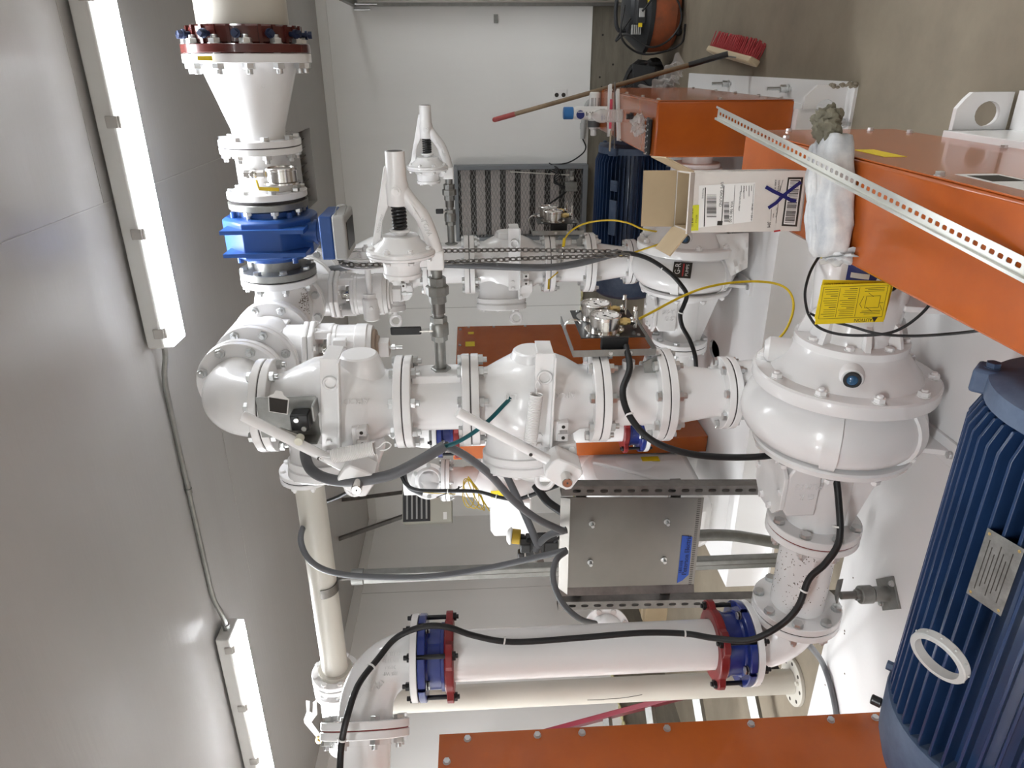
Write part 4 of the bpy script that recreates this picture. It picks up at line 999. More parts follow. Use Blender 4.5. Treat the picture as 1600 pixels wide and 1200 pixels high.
    dv = V((0, .35, .94)); part(r, 'vent_boss', MB().cyl(c + XA * .17 + dv * .12, V((.0, .35, .94)), .10, .036, 28, ch=.012), WHITE)
    # foot plates standing on the base
    zf = .2 - z
    for xx in (-.06, .34):
        part(r, 'foot', MB().prism([(-.16, zf), (.16, zf), (.10, -.07), (-.10, -.07)], (x + xx - .008, y, z), YA, ZA, (.016, 0, 0)).bx(x + xx - .035, x + xx + .035, y - .19, y + .19, .2, .212), WHITE, bevel=.002)
        for dy in (-.165, .165): bolt(r, (x + xx, y + dy, .212), ZA, .012, 0, 'cap', ZINC)
    return r, c
XP1, YP1, ZP1 = 3.705, -4.88, .465
zf6 = P1((0, 0, ZT['f6'])).z
PU1, C1 = pump(XP1, P1((0, S1[1], 0)).y, YP1, ZP1, zf6, 'white centrifugal pump nearest the camera, yellow caution cards hanging on it', True)
f1c = P1((S1[0], S1[1], ZT['f6'])); fpair(RD1, PU1, f1c, ZA, .114, .020, 8, .0145)
PU2, C2 = pump(3.715, P2((0, S2[1], 0)).y, -3.33, .465, P2((0, 0, ZT['f6'])).z, 'white centrifugal pump behind the open carton, with a black square maker sticker', False)
f2c = P2((S2[0], S2[1], ZT['f6'])); fpair(RD2, PU2, f2c, ZA, .114, .020, 8, .0145)
# maker sticker on the farther pump
q = 3.62; d = V((0, math.cos(q - .25), -math.sin(q - .25) * -1)); d = V((0, -.93, .36)).normalized(); sc = C2 + d * .247 + XA * .048; d = (d * .82 + XA * .57).normalized()
uy = V((-.82, -.53, .2)).normalized(); ux = V((0, .36, .93)); ux = (ux - ux.dot(d) * d).normalized(); uy = d.cross(ux) * -1 if False else ux.cross(d) * -1; uy = -uy if uy.x > 0 else uy
st = part(PU2, 'maker_sticker', MB().box(sc + d * .003, (.082, .075, .0015), (ux, uy, d)), INK)
part(st, 'sticker_text', MB().text('G-R', sc + d * .0045 + uy * -.004 + ux * .020, -uy, ux, .036, .0003, sx=.9), LABELW)
part(st, 'sticker_text', MB().text('PUMPS', sc + d * .0045 - ux * .022, -uy, ux, .019, .0003), LABELW)
part(st, 'sticker_band', MB().box(sc + d * .0042 - ux * .004, (.006, .06, .0006), (ux, uy, d)), LRED)
# plates and labels on the bearing housing of the nearest pump
def onhousing(root, x0, x1, a0, a1, rr, m, name, c=None, lab=None, n=8):
    c = c or C1; b = MB()
    for k in range(n + 1):
        a = a0 + (a1 - a0) * k / n; d = V((0, math.cos(a), math.sin(a)))
        for rq in (rr, rr + .0015): b.v += [V((x0, c.y, c.z)) + d * rq, V((x1, c.y, c.z)) + d * rq]
    for k in range(n):
        i = 4 * k; j = i + 4; b.f += [(i + 2, i + 3, j + 3, j + 2), (i, j, j + 1, i + 1), (i, i + 2, j + 2, j), (i + 1, j + 1, j + 3, i + 3)]
    b.f += [(0, 1, 3, 2), (4 * n, 4 * n + 2, 4 * n + 3, 4 * n + 1)]
    return part(root, name, b, m, lab)
onhousing(PU1, 4.085, 4.165, 2.30, 3.15, .1245, LBLUE, 'series_plate', lab='blue data plate')
onhousing(PU1, 4.10, 4.115, 2.38, 2.72, .1262, LABELW, 'plate_field'); onhousing(PU1, 4.13, 4.143, 2.38, 2.72, .1262, LABELW, 'plate_field')
onhousing(PU1, 4.155, 4.19, 1.55, 1.95, .1235, CARD, 'warning_sticker')
onhousing(PU1, 4.035, 4.06, 2.05, 2.34, .1215, INK, 'maker_sticker'); onhousing(PU1, 4.062, 4.075, 2.05, 2.34, .1218, LRED, 'sticker_band')
# ------------------------------------------------------------------ caution cards
def card(o, ex, ey, w, h, label, full):
    """ex: reading direction, ey: up"""
    o, ex, ey = V(o), V(ex).normalized(), V(ey).normalized(); n = ex.cross(ey).normalized()
    r = thing('caution_card', o, label, 'tag')
    part(r, 'card', MB().box(o, (w, h, .0012), (ex, ey, n)), CARD, bevel=.0003)
    P = lambda x, y, k=.0008: o + ex * x * w + ey * y * h + n * k
    b = MB()
    b.text('CAUTION', P(-.22 if full else -.28, .43 if full else .40), ex, ey, .0115, .0002); 
    if full:
        for (x0, y0, x1, y1) in ((-.46, .36, .46, .36), (-.46, -.44, .46, -.44), (-.46, -.44, -.46, .36), (.46, -.44, .46, .36), (-.06, -.40, -.06, .33), (.22, -.40, .22, .33)):
            b.beam(P(x0, y0), P(x1, y1), .0008, .0004, n)
        b.prism([(-.007, -.006), (.007, -.006), (0, .007)], P(-.36, .43), ex, ey, n * .0003)
        for (x0, x1, m_) in ((.24, .44, 13), (-.03, .20, 15)):
            for i in range(m_):
                y = .30 - .68 * i / (m_ - 1)
                if i % 5 == 4: b.beam(P(x0, y), P(x0 + (x1 - x0) * .5, y), .0016, .0004, n)
                else: b.beam(P(x0, y), P(x1 - random.random() * .05, y), .0009, .0004, n)
        for y in (.28, .24, .20, -.30, -.34, -.38): b.beam(P(-.42, y), P(-.12 - random.random() * .08, y), .0009, .0004, n)
        for (x0, y0, x1, y1) in ((-.18, .12, -.18, -.18), (-.18, .12, -.38, .12), (-.18, -.18, -.38, -.18), (-.38, .12, -.38, -.18), (-.38, .0, -.44, .0), (-.2, .10, -.3, .22), (-.28, -.16, -.2, -.26), (-.40, .06, -.44, .2), (-.14, .12, -.10, .02), (-.10, .02, -.14, -.18)):
            b.beam(P(x0, y0), P(x1, y1), .0009, .0004, n)
    else:
        b.text('Consult operator\'s manual before', P(.16, .40), ex, ey, .0075, .0002); b.text('GORMAN-RUPP PUMPS, MANSFIELD, OHIO', P(.05, -.40), ex, ey, .0075, .0002)
        for i in range(14): b.beam(P(-.45, .28 - .045 * i), P(.42, .28 - .045 * i), .001, .0004, n)
    part(r, 'print', b, INK)
    if full: part(r, 'wire', MB().tube([P(.48, .0), PX(1272, 482, Y=-5.02), PX(1264, 490, Y=-5.0)], .0008, 6), ZINC)
    return r
def cardpx(pts, Y, label, full):
    p = [PX(x, y, Y=Y) for x, y in pts]     # right-bottom, left-bottom, left-top, right-top as read
    ex = (p[0] - p[1] + p[3] - p[2]) / 2; ey = (p[2] - p[1] + p[3] - p[0]) / 2; o = (p[0] + p[1] + p[2] + p[3]) / 4
    ey = ey - ey.dot(ex) / ex.dot(ex) * ex
    return card(o, ex, ey, ex.length, ey.length, label, full)
card_back = cardpx([(1280, 437), (1391, 439), (1388, 500), (1278, 498)], -5.115, 'yellow caution card behind the other one on the nearest pump, only its edge showing', False)
card_front = cardpx([(1276, 446), (1385, 441), (1388, 503), (1280, 506)], -5.135, 'front yellow caution card with a small diagram, wired to the nearest pump', True)
# ------------------------------------------------------------------ belt guards
def guard(x0, x1, y0, y1, z0, z1, label, lid=.0022):
    r = thing('belt_guard', ((x0 + x1) / 2, (y0 + y1) / 2, z0), label, 'belt guard')
    part(r, 'shell', MB().bx(x0, x1 - .004, y0, y1, z0, z1), ORANGE, bevel=.007)
    part(r, 'side_panel', MB().bx(x1 - .0035, x1, y0 + .004, y1 - .004, z0 + .004, z1 - .004), ORANGE, bevel=.001)
    return r
G1 = guard(4.212, 4.436, -6.55, -4.42, .2, .662, 'orange belt guard nearest the camera, with the slotted rail and the carton on it')
for (y, z) in ((-4.68, .645), (-5.03, .645), (-5.37, .645), (-5.70, .645), (-4.47, .55), (-4.47, .30), (-4.55, .225), (-4.95, .225), (-5.3, .225), (-6.1, .645), (-6.1, .225)):
    bolt(G1, (4.436, y, z), XA, .0095, 0, 'cap', ZINC, 'screw')
part(G1, 'yellow_sticker', MB().bx(4.4362, 4.4366, -5.10, -4.96, .55, .60), CARD)
wl = part(G1, 'warning_sticker', MB().bx(4.4362, 4.4366, -5.55, -5.36, .53, .61), LABELW)
part(wl, 'sticker_print', MB().bx(4.4366, 4.4368, -5.45, -5.38, .54, .60).bx(4.4366, 4.4368, -5.53, -5.47, .55, .56), INK)
G2 = guard(4.268, 4.486, -3.68, -2.25, .2, .755, 'orange belt guard in the background, with cans and wipes lying on it')
for (y, z) in ((-3.63, .74), (-3.35, .74), (-3.0, .74), (-2.6, .74), (-3.60, .225), (-3.35, .225), (-3.05, .225), (-2.75, .225), (-3.60, .48), (-2.35, .225)):
    bolt(G2, (4.486, y, z), XA, .0085, 0, 'cap', ZINC, 'screw')
for y in (-3.5, -2.95): bolt(G2, (4.268, y, .748), (-1, 0, 0), .008, 0, 'cap', ZINC, 'screw')
# ------------------------------------------------------------------ motors
def motor(x0, x1, y, z, R, label, first):
    r = thing('electric_motor', ((x0 + x1) / 2, y, .2), label, 'motor')
    c = V((x0, y, z)); L = x1 - x0
    part(r, 'body', MB().cyl(c, XA, L, R * .82, 48), NAVY)
    nf = 52
    for i in range(nf):
        a = 2 * PI * (i + .5) / nf
        d = V((0, math.cos(a), math.sin(a)))
        if d.z < -.75: continue
        t = d.cross(XA) * .0028
        part(r, 'fin', MB().prism([(.0, R * .78), (.0, R * .965), (.022, R), (L - .05, R), (L - .012, R * .93), (L - .004, R * .78)], c - t, XA, d, t * 2), NAVY, bevel=.0012)
    part(r, 'fan_cowl', MB().lathe(c + XA * .012, (-1, 0, 0), [(0, R * .95), (.0, R * 1.01), (.01, R * 1.02), (.11, R * 1.0), (.16, R * .93), (.185, R * .78), (.19, R * .6)], 56), NAVYD)
    part(r, 'end_bell', MB().lathe(c + XA * (L - .006), XA, [(0, R * .80), (.0, R * .93), (.035, R * .93), (.04, R * .88), (.05, R * .62), (.10, R * .45), (.105, R * .2)], 48), NAVYD)
    for a in (.79, 2.36, 3.93, 5.5):
        d = V((0, math.cos(a), math.sin(a))); part(r, 'bell_lug', MB().box(c + XA * (L + .012) + d * R * .92, (.045, .055, .05), (XA, d.cross(XA), d)), NAVYD, bevel=.006)
    for a in (.79, 2.36, 3.93, 5.5):
        d = V((0, math.cos(a), math.sin(a))); bolt(r, c + XA * (L + .034) + d * R * .92, XA, .013, 0, 'cap', NAVYD)
    part(r, 'shaft', MB().cyl(c + XA * (L + .09), XA, .06, .027, 20), STEEL)
    zb = .2
    for xx in (.12, L - .10):
        for s_ in (-1, 1): part(r, 'foot', MB().prism([(-.0, zb - z), (R * .75, zb - z), (R * .75, zb - z + .025), (R * .62, -R * .55), (R * .3, -R * .7)] if s_ > 0 else [(0, zb - z), (-R * .3, -R * .7), (-R * .62, -R * .55), (-R * .75, zb - z + .025), (-R * .75, zb - z)], (x0 + xx - .025, y, z), YA, ZA, (.05, 0, 0)), NAVY, bevel=.003)
    return r, c
M1, MC1 = motor(3.40, 4.10, -5.70, .45, .215, 'big navy finned electric motor nearest the camera, with a grey plastic ring on it', True)
M2, MC2 = motor(3.47, 4.15, -2.36, .545, .222, 'navy finned electric motor in the background, behind the open carton', False)
# junction lugs on top of the far motor (its terminal box side faces the camera)
for xx, w in ((3.80, .20), (3.98, .06), (3.58, .06)): part(M2, 'mount_pad', MB().box((xx, -2.36 - .188, .545 + .142), (w, .013, .052), (XA, V((0, .6, -.8)), V((0, -.8, -.6)))), NAVYD, bevel=.003)
for xx in (3.98, 3.58): bolt(M2, (xx, -2.36 - .197, .545 + .135), V((0, -.8, .6)), .014, 0, 'cap', NAVYD)
# data plate on the near motor
pc = PX(1488, 918, D=1.14); d = (pc - V((pc.x, MC1.y, MC1.z))).normalized(); pc = V((pc.x, MC1.y, MC1.z)) + d * .2185
pt = d.cross(XA)
pl_ = part(M1, 'data_plate', MB().box(pc, (.135, .062, .0015), (XA, pt, d)), mat('plate_metal', (.30, .30, .29), .45, metal=.7, var=.35, vscale=40), 'worn metal data plate', bevel=.0004)
for sx in (-1, 1):
    for sy in (-1, 1): part(pl_, 'rivet', MB().ell(pc + XA * .060 * sx + pt * .025 * sy + d * .001, (.003, .003, .0015), 10, 6), BRASS)
b = MB()
for k in range(7): b.box(pc + d * .0009 + pt * (.021 - .0065 * k) , (.10 - .02 * (k % 3), .0014, .0004), (XA, pt, d))
part(pl_, 'plate_print', b, INK)
sd = V((0, .66, .75)).normalized()
bb = V((3.315, MC1.y, MC1.z)) + sd * .205
part(M1, 'cowl_knob', MB().cyl(bb, sd, .02, .006, 10).cyl(bb + sd * .012, sd, .022, .0115, 12, ch=.002), BLKP)
bb = V((3.425, MC1.y, MC1.z)) + sd * .212
part(M1, 'hex_plug', MB().cyl(bb, sd, .016, .0105, 6, ch=.001), NAVYD)
rc = PX(1468, 1025, D=1.125); rn = V((-.30, -.42, .85)).normalized()
ring_ = thing('conduit_bushing', rc, 'grey plastic ring lying on the fins of the nearest motor', 'ring')
part(ring_, 'ring', MB().ring(rc - rn * .008, rn, .016, .0455, .036, 48, .002), PVC)
x_, y_, z_ = frame(rn)
for i in range(12):
    a = 2 * PI * i / 12; dd = x_ * math.cos(a) + y_ * math.sin(a); part(ring_, 'nub', MB().ell(rc + dd * .046, (.002, .002, .002), 8, 6), PVC)
# ------------------------------------------------------------------ suction risers with their blue and red couplings
BNUT = mat('black_nut', (.02, .02, .022), .35, metal=.3)
def coupling(x, y, z, up, label, sel):
    """flanged coupling adapter: blue body bolted to the flange face at z, red follower ring away from it"""
    r = thing('coupling_adapter', (x, y, z), label, 'pipe coupling')
    u = V((0, 0, up)); c = V((x, y, z)); R = .139
    b = MB()
    n = 8
    for i in range(n):                      # lobed flange
        a = 2 * PI * (i + .5) / n
        b.lathe(c, u, [(0, .10), (0, R - .003), (.003, R), (.021, R), (.024, R - .003), (.024, .10)], 10, closed=True, a0=a - .34, a1=a + .34)
    b.cyl(c, u, .022, R - .018, 48)
    b.lathe(c + u * .02, u, [(0, .112), (.01, .102), (.05, .102), (.052, .108), (.062, .108)], 40)
    part(r, 'body', b, BLUE2, label='blue body')
    f = MB().ring(c + u * .083, u, .030, .118, .083, 48, .004)
    for i in range(4):
        a = 2 * PI * (i + .5) / 4; d = V((math.cos(a), math.sin(a), 0)); f.prism([(-.05, 0), (.05, 0), (.034, .036), (.018, .045), (-.018, .045), (-.034, .036)], c + u * .088 + d * .098, d.cross(u), d, u * .022)
    part(r, 'follower_ring', f, RED2, label='dark red follower ring', bevel=.002)
    for i in range(4):
        a = 2 * PI * (i + .5) / 4; d = V((math.cos(a), math.sin(a), 0)); p = c + d * .124
        bolt(r, p + u * .045, u, .0155, .128, 'stud', BNUT, 'long_bolt')
        a2 = a + PI / 4; d2 = V((math.cos(a2), math.sin(a2), 0)); bolt(r, c + d2 * .119 - u * .002, u, .0145, .05, 'bolt', BNUT)
        bolt(r, c + d2 * .119 + u * .026, u, .014, 0, 'cap', ZINC)
    return r
def suction(x, y, z, pump_, first):
    q = 'front' if first else 'rear'
    xs = x + .475
    rs = .084
    if first:
        sp = thing('suction_spool', ((xs + x) / 2, y, z - .14), 'white speckled pipe spool at the suction of the nearest pump', 'pipe fitting')
        part(sp, 'pipe', MB().cyl((x + .15, y, z), XA, xs - x - .16, rs, 40), WHITE)
        fpair(pump_, sp, (xs, y, z), XA, .139, .024, 8, .018, gk=REDG, ph=.2)
        b = MB(); random.seed(2)
        for i in range(150):
            a = random.uniform(PI * .75, PI * 1.6); xx = random.uniform(x + .19, xs - .05); d = V((0, math.cos(a), -math.sin(a) if random.random() < .3 else abs(math.sin(a)))); b.cyl(V((xx, y, z)) + d * (rs - .0004), d, .001, random.uniform(.0006, .002), 6)
        part(sp, 'speck', b, OILM, kind='stuff')
    else:
        sp = thing('suction_spool', ((xs + x) / 2, y, z - .14), 'white pipe spool at the suction of the farther pump', 'pipe fitting')
        part(sp, 'pipe', MB().cyl((x + .15, y, z), XA, xs - x - .16, rs, 40), WHITE)
        fpair(pump_, sp, (xs, y, z), XA, .139, .024, 8, .018)
    el = thing('suction_elbow', (x, y, z), 'white elbow at the foot of the %s riser pipe' % q, 'pipe fitting')
    xe = x + .145
    part(el, 'body', bend((x, y, z), XA, ZA, .125, .086, 36, 12), WHITE)
    part(el, 'neck', MB().cyl((x + .12, y, z), XA, .03, .086, 36), WHITE)
    fpair(sp, el, (xe, y, z), XA, .139, .024, 8, .018)
    zt = z + .135
    part(el, 'flange', disc((x, y, zt), ZA, .139, .022), WHITE)
    if first:
        def wrapx(t, a0):
            return t
        pass
    c1 = coupling(x, y, zt + .024, 1, 'lower blue and red coupling on the front riser pipe' if first else 'lower blue and red coupling on the rear riser, low behind the front stack', q)
    z2 = 1.712
    rp = thing('riser_pipe', (x, y, zt), 'white vertical riser pipe with a black cable strapped along it' if first else 'white vertical riser pipe half hidden behind the front valve stack', 'pipe')
    part(rp, 'pipe', MB().cyl((x, y, zt + .03), ZA, z2 - zt - .06, .0815, 40), WHITE)
    c2 = coupling(x, y, z2 - .003, -1, 'upper blue and red coupling on the front riser pipe' if first else 'upper blue and red coupling on the rear riser, behind the front stack', q)
    e2 = thing('top_elbow', (x, y, z2), 'white cast elbow at the top of the front riser, with raised lettering' if first else 'white elbow at the top of the rear riser', 'pipe fitting')
    zc = z2 + .17; hd_ = V((-.68, -.733, 0)).normalized() if first else YA
    part(e2, 'body', bend((x, y, zc), (0, 0, -1), hd_, .150 if first else .135, .086, 36, 14), WHITE)
    part(e2, 'flange', disc((x, y, z2), ZA, .139, .022), WHITE)
    if first:
        fl_ = hd_.cross(ZA).normalized(); fl_ = -fl_ if fl_.y > 0 else fl_
        fl_ = fl_ if (CAM - V((x, y, zc))).dot(fl_) > 0 else -fl_
        for body, u, w, sz in (('C UL US', -.012, -.085, .017), ('LISTED', .008, -.085, .017), ('319U', .028, -.085, .015), ('175 WP', .047, -.085, .015)):
            part(e2, 'cast_lettering', MB().text(body, V((x, y, zc)) + hd_ * u + ZA * w + fl_ * .0855, ZA, -hd_ if False else ZA.cross(fl_) * -1, sz, .003), WHITE)
        for body, k in (('UNITED', 0), ('6 90', 1), ('150', 2)):
            part(e2, 'cast_lettering', MB().text(body, V((x, y, zc)) + hd_ * (.085 - .004 * k) + ZA * (-.005 - .024 * k) + fl_ * .0845, (ZA * .62 + hd_ * .78), (fl_.cross(ZA * .62 + hd_ * .78)), .020, .003), WHITE)
    if not first:
        part(e2, 'flange', disc((x, y + .135, zc), YA, .139, .022), WHITE); part(e2, 'blind_plate', disc((x, y + .16, zc), YA, .139, .02), WHITE); return
    hp0 = V((x, y, zc)) + hd_ * .205
    hp_ = thing('suction_header', hp0, 'white pipe leaving the front top elbow to the left edge' if first else 'white pipe running left from the rear top elbow', 'pipe')
    part(hp_, 'pipe', MB().cyl(hp0 - hd_ * .02, hd_, 1.1, .0815, 40), WHITE)
    part(hp_, 'seam_ring', MB().cyl(hp0 + hd_ * .045, hd_, .003, .083, 40), WHITE)
    fpair(e2, hp_, hp0, -hd_, .139, .024, 8, .018, gk=REDG if first else GASK)
    part(e2, 'neck', MB().cyl(V((x, y, zc)) + hd_ * .145, hd_, .05, .086, 36), WHITE)
    part(e2, 'riser_neck', MB().cyl((x, y, z2 + .01), ZA, .03, .086, 36), WHITE)
suction(2.835, -4.88, .465, PU1, True)
suction(2.85, -3.33, .465, PU2, False)
# adjustable pipe support on the base
ps = thing('pipe_support', (3.06, -4.93, .2), 'grey threaded pipe support standing on the base under the suction elbow', 'pipe support')
o = V((3.075, -4.94, .2))
part(ps, 'foot_plate', MB().box(o + V((0, 0, .004)), (.10, .10, .008), (V((.7, .7, 0)), V((-.7, .7, 0)), ZA)), GALV, bevel=.001)
for s_ in (-1, 1): bolt(ps, o + V((.05 * s_, -.012 * s_, .008)), ZA, .010, 0, 'nut', ZINC)
part(ps, 'sleeve', MB().cyl(o, ZA, .055, .024, 28, ch=.002), GALV)
part(ps, 'adjusting_nut', MB().cyl(o + V((0, 0, .058)), ZA, .042, .029, 28, ch=.003).cyl(o + V((0, 0, .10)), ZA, .012, .018, 8), GALV)
part(ps, 'stem', MB().cyl(o + V((0, 0, .05)), ZA, .11, .0125, 16), STRUT)
part(ps, 'saddle', MB().prism([(-.05, 0), (.05, 0), (.03, .02), (-.03, .02)], o + V((-.0, .02, .15)), XA, YA, (0, 0, .006)), GALV)
# ------------------------------------------------------------------ belt guards and pumps of the far left row
def tall_guard(x, y0, y1, z0, z1, label, ys, th=.2):
    r = thing('tall_belt_guard', (x - .1, (y0 + y1) / 2, z0), label, 'belt guard')
    part(r, 'shell', MB().bx(x - th, x - .004, y0, y1, z0, z1), ORANGE, bevel=.004)
    part(r, 'side_panel', MB().bx(x - .004, x, y0, y1, z0, z1), ORANGE, bevel=.001)
    for (y, z) in ys: bolt(r, (x, y, z), XA, .011, 0, 'cap', ZINC, 'screw')
    return r
TG4 = tall_guard(2.78, -6.9, -5.135, .205, 1.64, 'tall orange belt guard at the bottom left, its bolted side panel facing right', [(-5.157, z) for z in (1.555, 1.345, 1.21, .95, .69, .44, .30)] + [(-5.23, 1.615), (-5.6, 1.615), (-6.0, 1.615)])
TG3 = tall_guard(2.70, -3.20, -1.28, .205, 1.64, 'tall orange belt guard behind the gauge board of the front stack', [(-1.31, z) for z in (1.55, 1.35, 1.1, .8)] + [(y, 1.615) for y in (-1.36, -1.7, -2.1, -2.6)] + [(-3.17, .5), (-3.17, .9)], .10)
part(TG3, 'sticker', MB().bx(2.7002, 2.7006, -1.46, -1.41, 1.51, 1.555), CARD); part(TG3, 'sticker', MB().bx(2.7002, 2.7006, -1.72, -1.62, 1.505, 1.575), CARD)
SPM = thing('staged_pump', (2.35, -3.0, .2), 'white casing of the far left pump between the stacks and the slotted panel', 'pump')
# lower casing: big rounded body with a ridge
lo = MB().prism([(-.36, .0), (.36, 0), (.38, .12), (.34, .50), (.10, .62), (-.10, .62), (-.34, .50), (-.38, .12)], (2.29, -3.32, .30), YA, ZA, (.295, 0, 0))
part(SPM, 'casing', lo, WHITE, bevel=.05)
part(SPM, 'casing_shoulder', MB().lathe((2.40, -3.24, .62), XA, [(0, .26), (.05, .27), (.12, .24), (.175, .16), (.19, .09)], 44), WHITE, ang=50)
part(SPM, 'casing_rib', MB().tube([(2.59, -3.52, .45), (2.59, -3.38, .66), (2.585, -3.26, .86)], .012, 10), WHITE)
part(SPM, 'yellow_sticker', MB().box(PX(1016, 717, X=2.59), (.003, .048, .10)), CARD)
part(SPM, 'foot', MB().bx(2.30, 2.59, -3.60, -3.56, .2, .34), WHITE); part(SPM, 'foot', MB().bx(2.30, 2.59, -3.06, -3.02, .2, .34), WHITE)
# upper volute
uc = V((2.34, -3.02, 1.36))
part(SPM, 'upper_volute', MB().lathe(uc + XA * -.1, XA, [(0, .10), (.0, .155), (.03, .19), (.08, .205), (.14, .19), (.18, .15), (.2, .13), (.30, .12)], 48), WHITE, ang=50)
part(SPM, 'discharge_neck', MB().tube([uc + V((0, .02, .05)), uc + V((0, -.0, .16)), uc + V((.02, -.02, .27)), uc + V((.02, -.02, .32))], [.10, .092, .085, .08], 28), WHITE, ang=60)
part(SPM, 'bearing_box', MB().prism([(-.12, -.10), (.10, -.10), (.12, -.05), (.12, .05), (.10, .09), (-.12, .09)], uc + V((-.02, -.10, -.04)), ZA, YA, (-.24, 0, 0)), WHITE, bevel=.012)
part(SPM, 'box_pad', MB().bx(2.20, 2.24, -3.205, -3.198, 1.29, 1.34), WHITE)
part(SPM, 'drain_plug', MB().cyl((2.10, -3.15, 1.22), (0, 0, -1), .03, .012, 12), WHITE)
part(SPM, 'yellow_sticker', MB().box(uc + V((.04, -.205, .03)), (.045, .003, .09), (XA, YA, ZA)), CARD)
part(SPM, 'link_column', MB().cyl((2.44, -3.05, .85), ZA, .45, .085, 32), WHITE)
UV = thing('plug_valve', (2.37, -3.04, 1.72), 'small white valve with a bolted bonnet, behind the grey hose in the middle', 'valve')
part(UV, 'body', MB().cyl((2.37, -3.04, 1.70), ZA, .24, .082, 32).lathe((2.37, -3.04, 1.80), V((.5, -.85, -.1)), [(0, .09), (.10, .085), (.12, .06)], 32), WHITE, ang=50)
dv = V((.5, -.85, -.1)).normalized(); vc = V((2.37, -3.04, 1.80))
part(UV, 'bonnet', disc(vc + dv * .085, dv, .105, .018), WHITE)
bolts(UV, vc + dv * .103, dv, .088, 6, .013, 0, .5, 'cap', ZINC)
part(UV, 'handle_stub', MB().cyl(vc + dv * .1, dv, .02, .065, 28), WHITE)
fpair(UV, SPM, (2.37, -3.04, 1.695), ZA, .125, .022, 8, .015)
bl = thing('pipe_stub', PX(948, 982, D=3.05), 'white flanged pipe end with two visible bolts, under the slotted panel', 'pipe fitting')
bc = PX(948, 983, D=3.05); ba = (CAM - bc).normalized(); ba = V((ba.x * .6, ba.y, .12)).normalized()
part(bl, 'flange', disc(bc, ba, .098, .020), WHITE)
bolts(bl, bc + ba * .02, ba, .082, 8, .013, 0, .5, 'cap', ZINC)
part(bl, 'pipe', MB().cyl(bc - ba * .16, ba, .165, .07, 32).lathe(bc + ba * .018, ba, [(0, .07), (.012, .066), (.03, .05), (.036, .02)], 32), WHITE, ang=50)
# ------------------------------------------------------------------ ceiling pipe, its valve, the cream riser and the support post
cpz = 2.172; CY = -4.22
cp = thing('ceiling_pipe', (2.6, CY, cpz), 'cream pipe running just under the ceiling past the second strip light', 'pipe')
part(cp, 'pipe', MB().cyl((2.12, CY, cpz), XA, 1.06, .0575, 36), CREAM)
part(cp, 'collar', MB().cyl((2.115, CY, cpz), XA, .02, .075, 30), CREAM)
nz = thing('bypass_nozzle', (3.3, CY, cpz), 'white flanged nozzle joining the ceiling pipe to the front stack', 'pipe fitting')
part(nz, 'pipe', MB().cyl((3.17, CY, cpz), XA, .36, .055, 32), WHITE)
fpair(nz, cp, (3.165, CY, cpz), XA, .105, .020, 8, .013, bm=WHITE)
bv_ = thing('angle_valve', (1.85, CY, cpz), 'white valve at the end of the ceiling pipe, with a forked lever plate', 'valve')
part(bv_, 'body', MB().lathe((2.05, CY, cpz), (-1, 0, 0), [(0, .075), (.03, .078), (.08, .085), (.22, .088), (.30, .08), (.36, .066), (.42, .04), (.50, .022)], 40), WHITE, ang=50)
fpair(cp, bv_, (2.09, CY, cpz), XA, .106, .024, 8, .014, bm=WHITE)
part(bv_, 'flange', disc((2.0, CY, cpz), XA, .105, .034), WHITE)
bolts(bv_, (2.045, CY, cpz), XA, .09, 8, .014, .012, .25, 'nut', ZINC)
part(bv_, 'end_ring', MB().ring((1.72, CY, cpz), (-1, 0, 0), .03, .088, .06, 36, .003).ring((1.67, CY, cpz), (-1, 0, 0), .03, .082, .05, 36, .003), WHITE)
lp = [(.035, .10), (.05, .10), (.085, .045), (.075, -.01), (-.055, -.13), (-.068, -.12), (.05, .0), (.06, .035), (.025, .045), (.02, .095)]
part(bv_, 'lever_plate', MB().prism([(2.035, .125), (2.03, .108), (1.965, .118), (1.955, .105), (2.02, .095), (2.035, .08), (1.95, .085), (1.90, .118), (1.735, .055), (1.725, .068), (1.90, .148), (1.92, .148), (1.965, .13)][::-1], (0, CY - .085, cpz), XA, ZA, (0, -.006, 0)), WHITE)
part(bv_, 'pivot_pin', MB().cyl((1.80, CY - .07, cpz + .085), V((0, -1, .2)), .045, .009, 12).cyl((1.80, CY - .095, cpz + .09), V((0, -1, .2)), .012, .016, 12), BRASS)
cr = thing('cream_riser', (1.89, -4.2, 0), 'cream vertical pipe standing on a floor flange at the left', 'pipe')
part(cr, 'pipe', MB().cyl((1.89, -4.2, .02), ZA, 2.10, .0575, 40), CREAM)
fl = MB().ring((1.89, -4.2, 0), ZA, .018, .114, .05, 48, .002); part(cr, 'floor_flange', fl, CREAM)
for i in range(8):
    a = 2 * PI * (i + .3) / 8; part(cr, 'bolt_hole', MB().cyl((1.89 + .092 * math.cos(a), -4.2 + .092 * math.sin(a), .018), ZA, .0008, .009, 14), INK)
part(cr, 'set_screw', MB().cyl((1.89 + .05, -4.2 - .06, .018), ZA, .012, .010, 10), CREAM)
part(cr, 'scratch', MB().tube([(1.89 + .0575 * math.cos(a), -4.2 + .0579 * math.sin(a), z) for a, z in ((-1.45, 1.02), (-1.5, .95), (-1.45, .93), (-1.42, .86), (-1.3, .80), (-1.2, .76))], .0012, 5), INK)
po = thing('support_post', (2.60, -4.16, 0), 'grey galvanized post with a strap holding up the ceiling pipe', 'post')
part(po, 'post', MB().bx(2.575, 2.626, -4.19, -4.15, .0, 2.03), GALV, bevel=.004)
part(po, 'post_groove', MB().bx(2.5985, 2.602, -4.1908, -4.1895, .0, 2.03), STRUT)
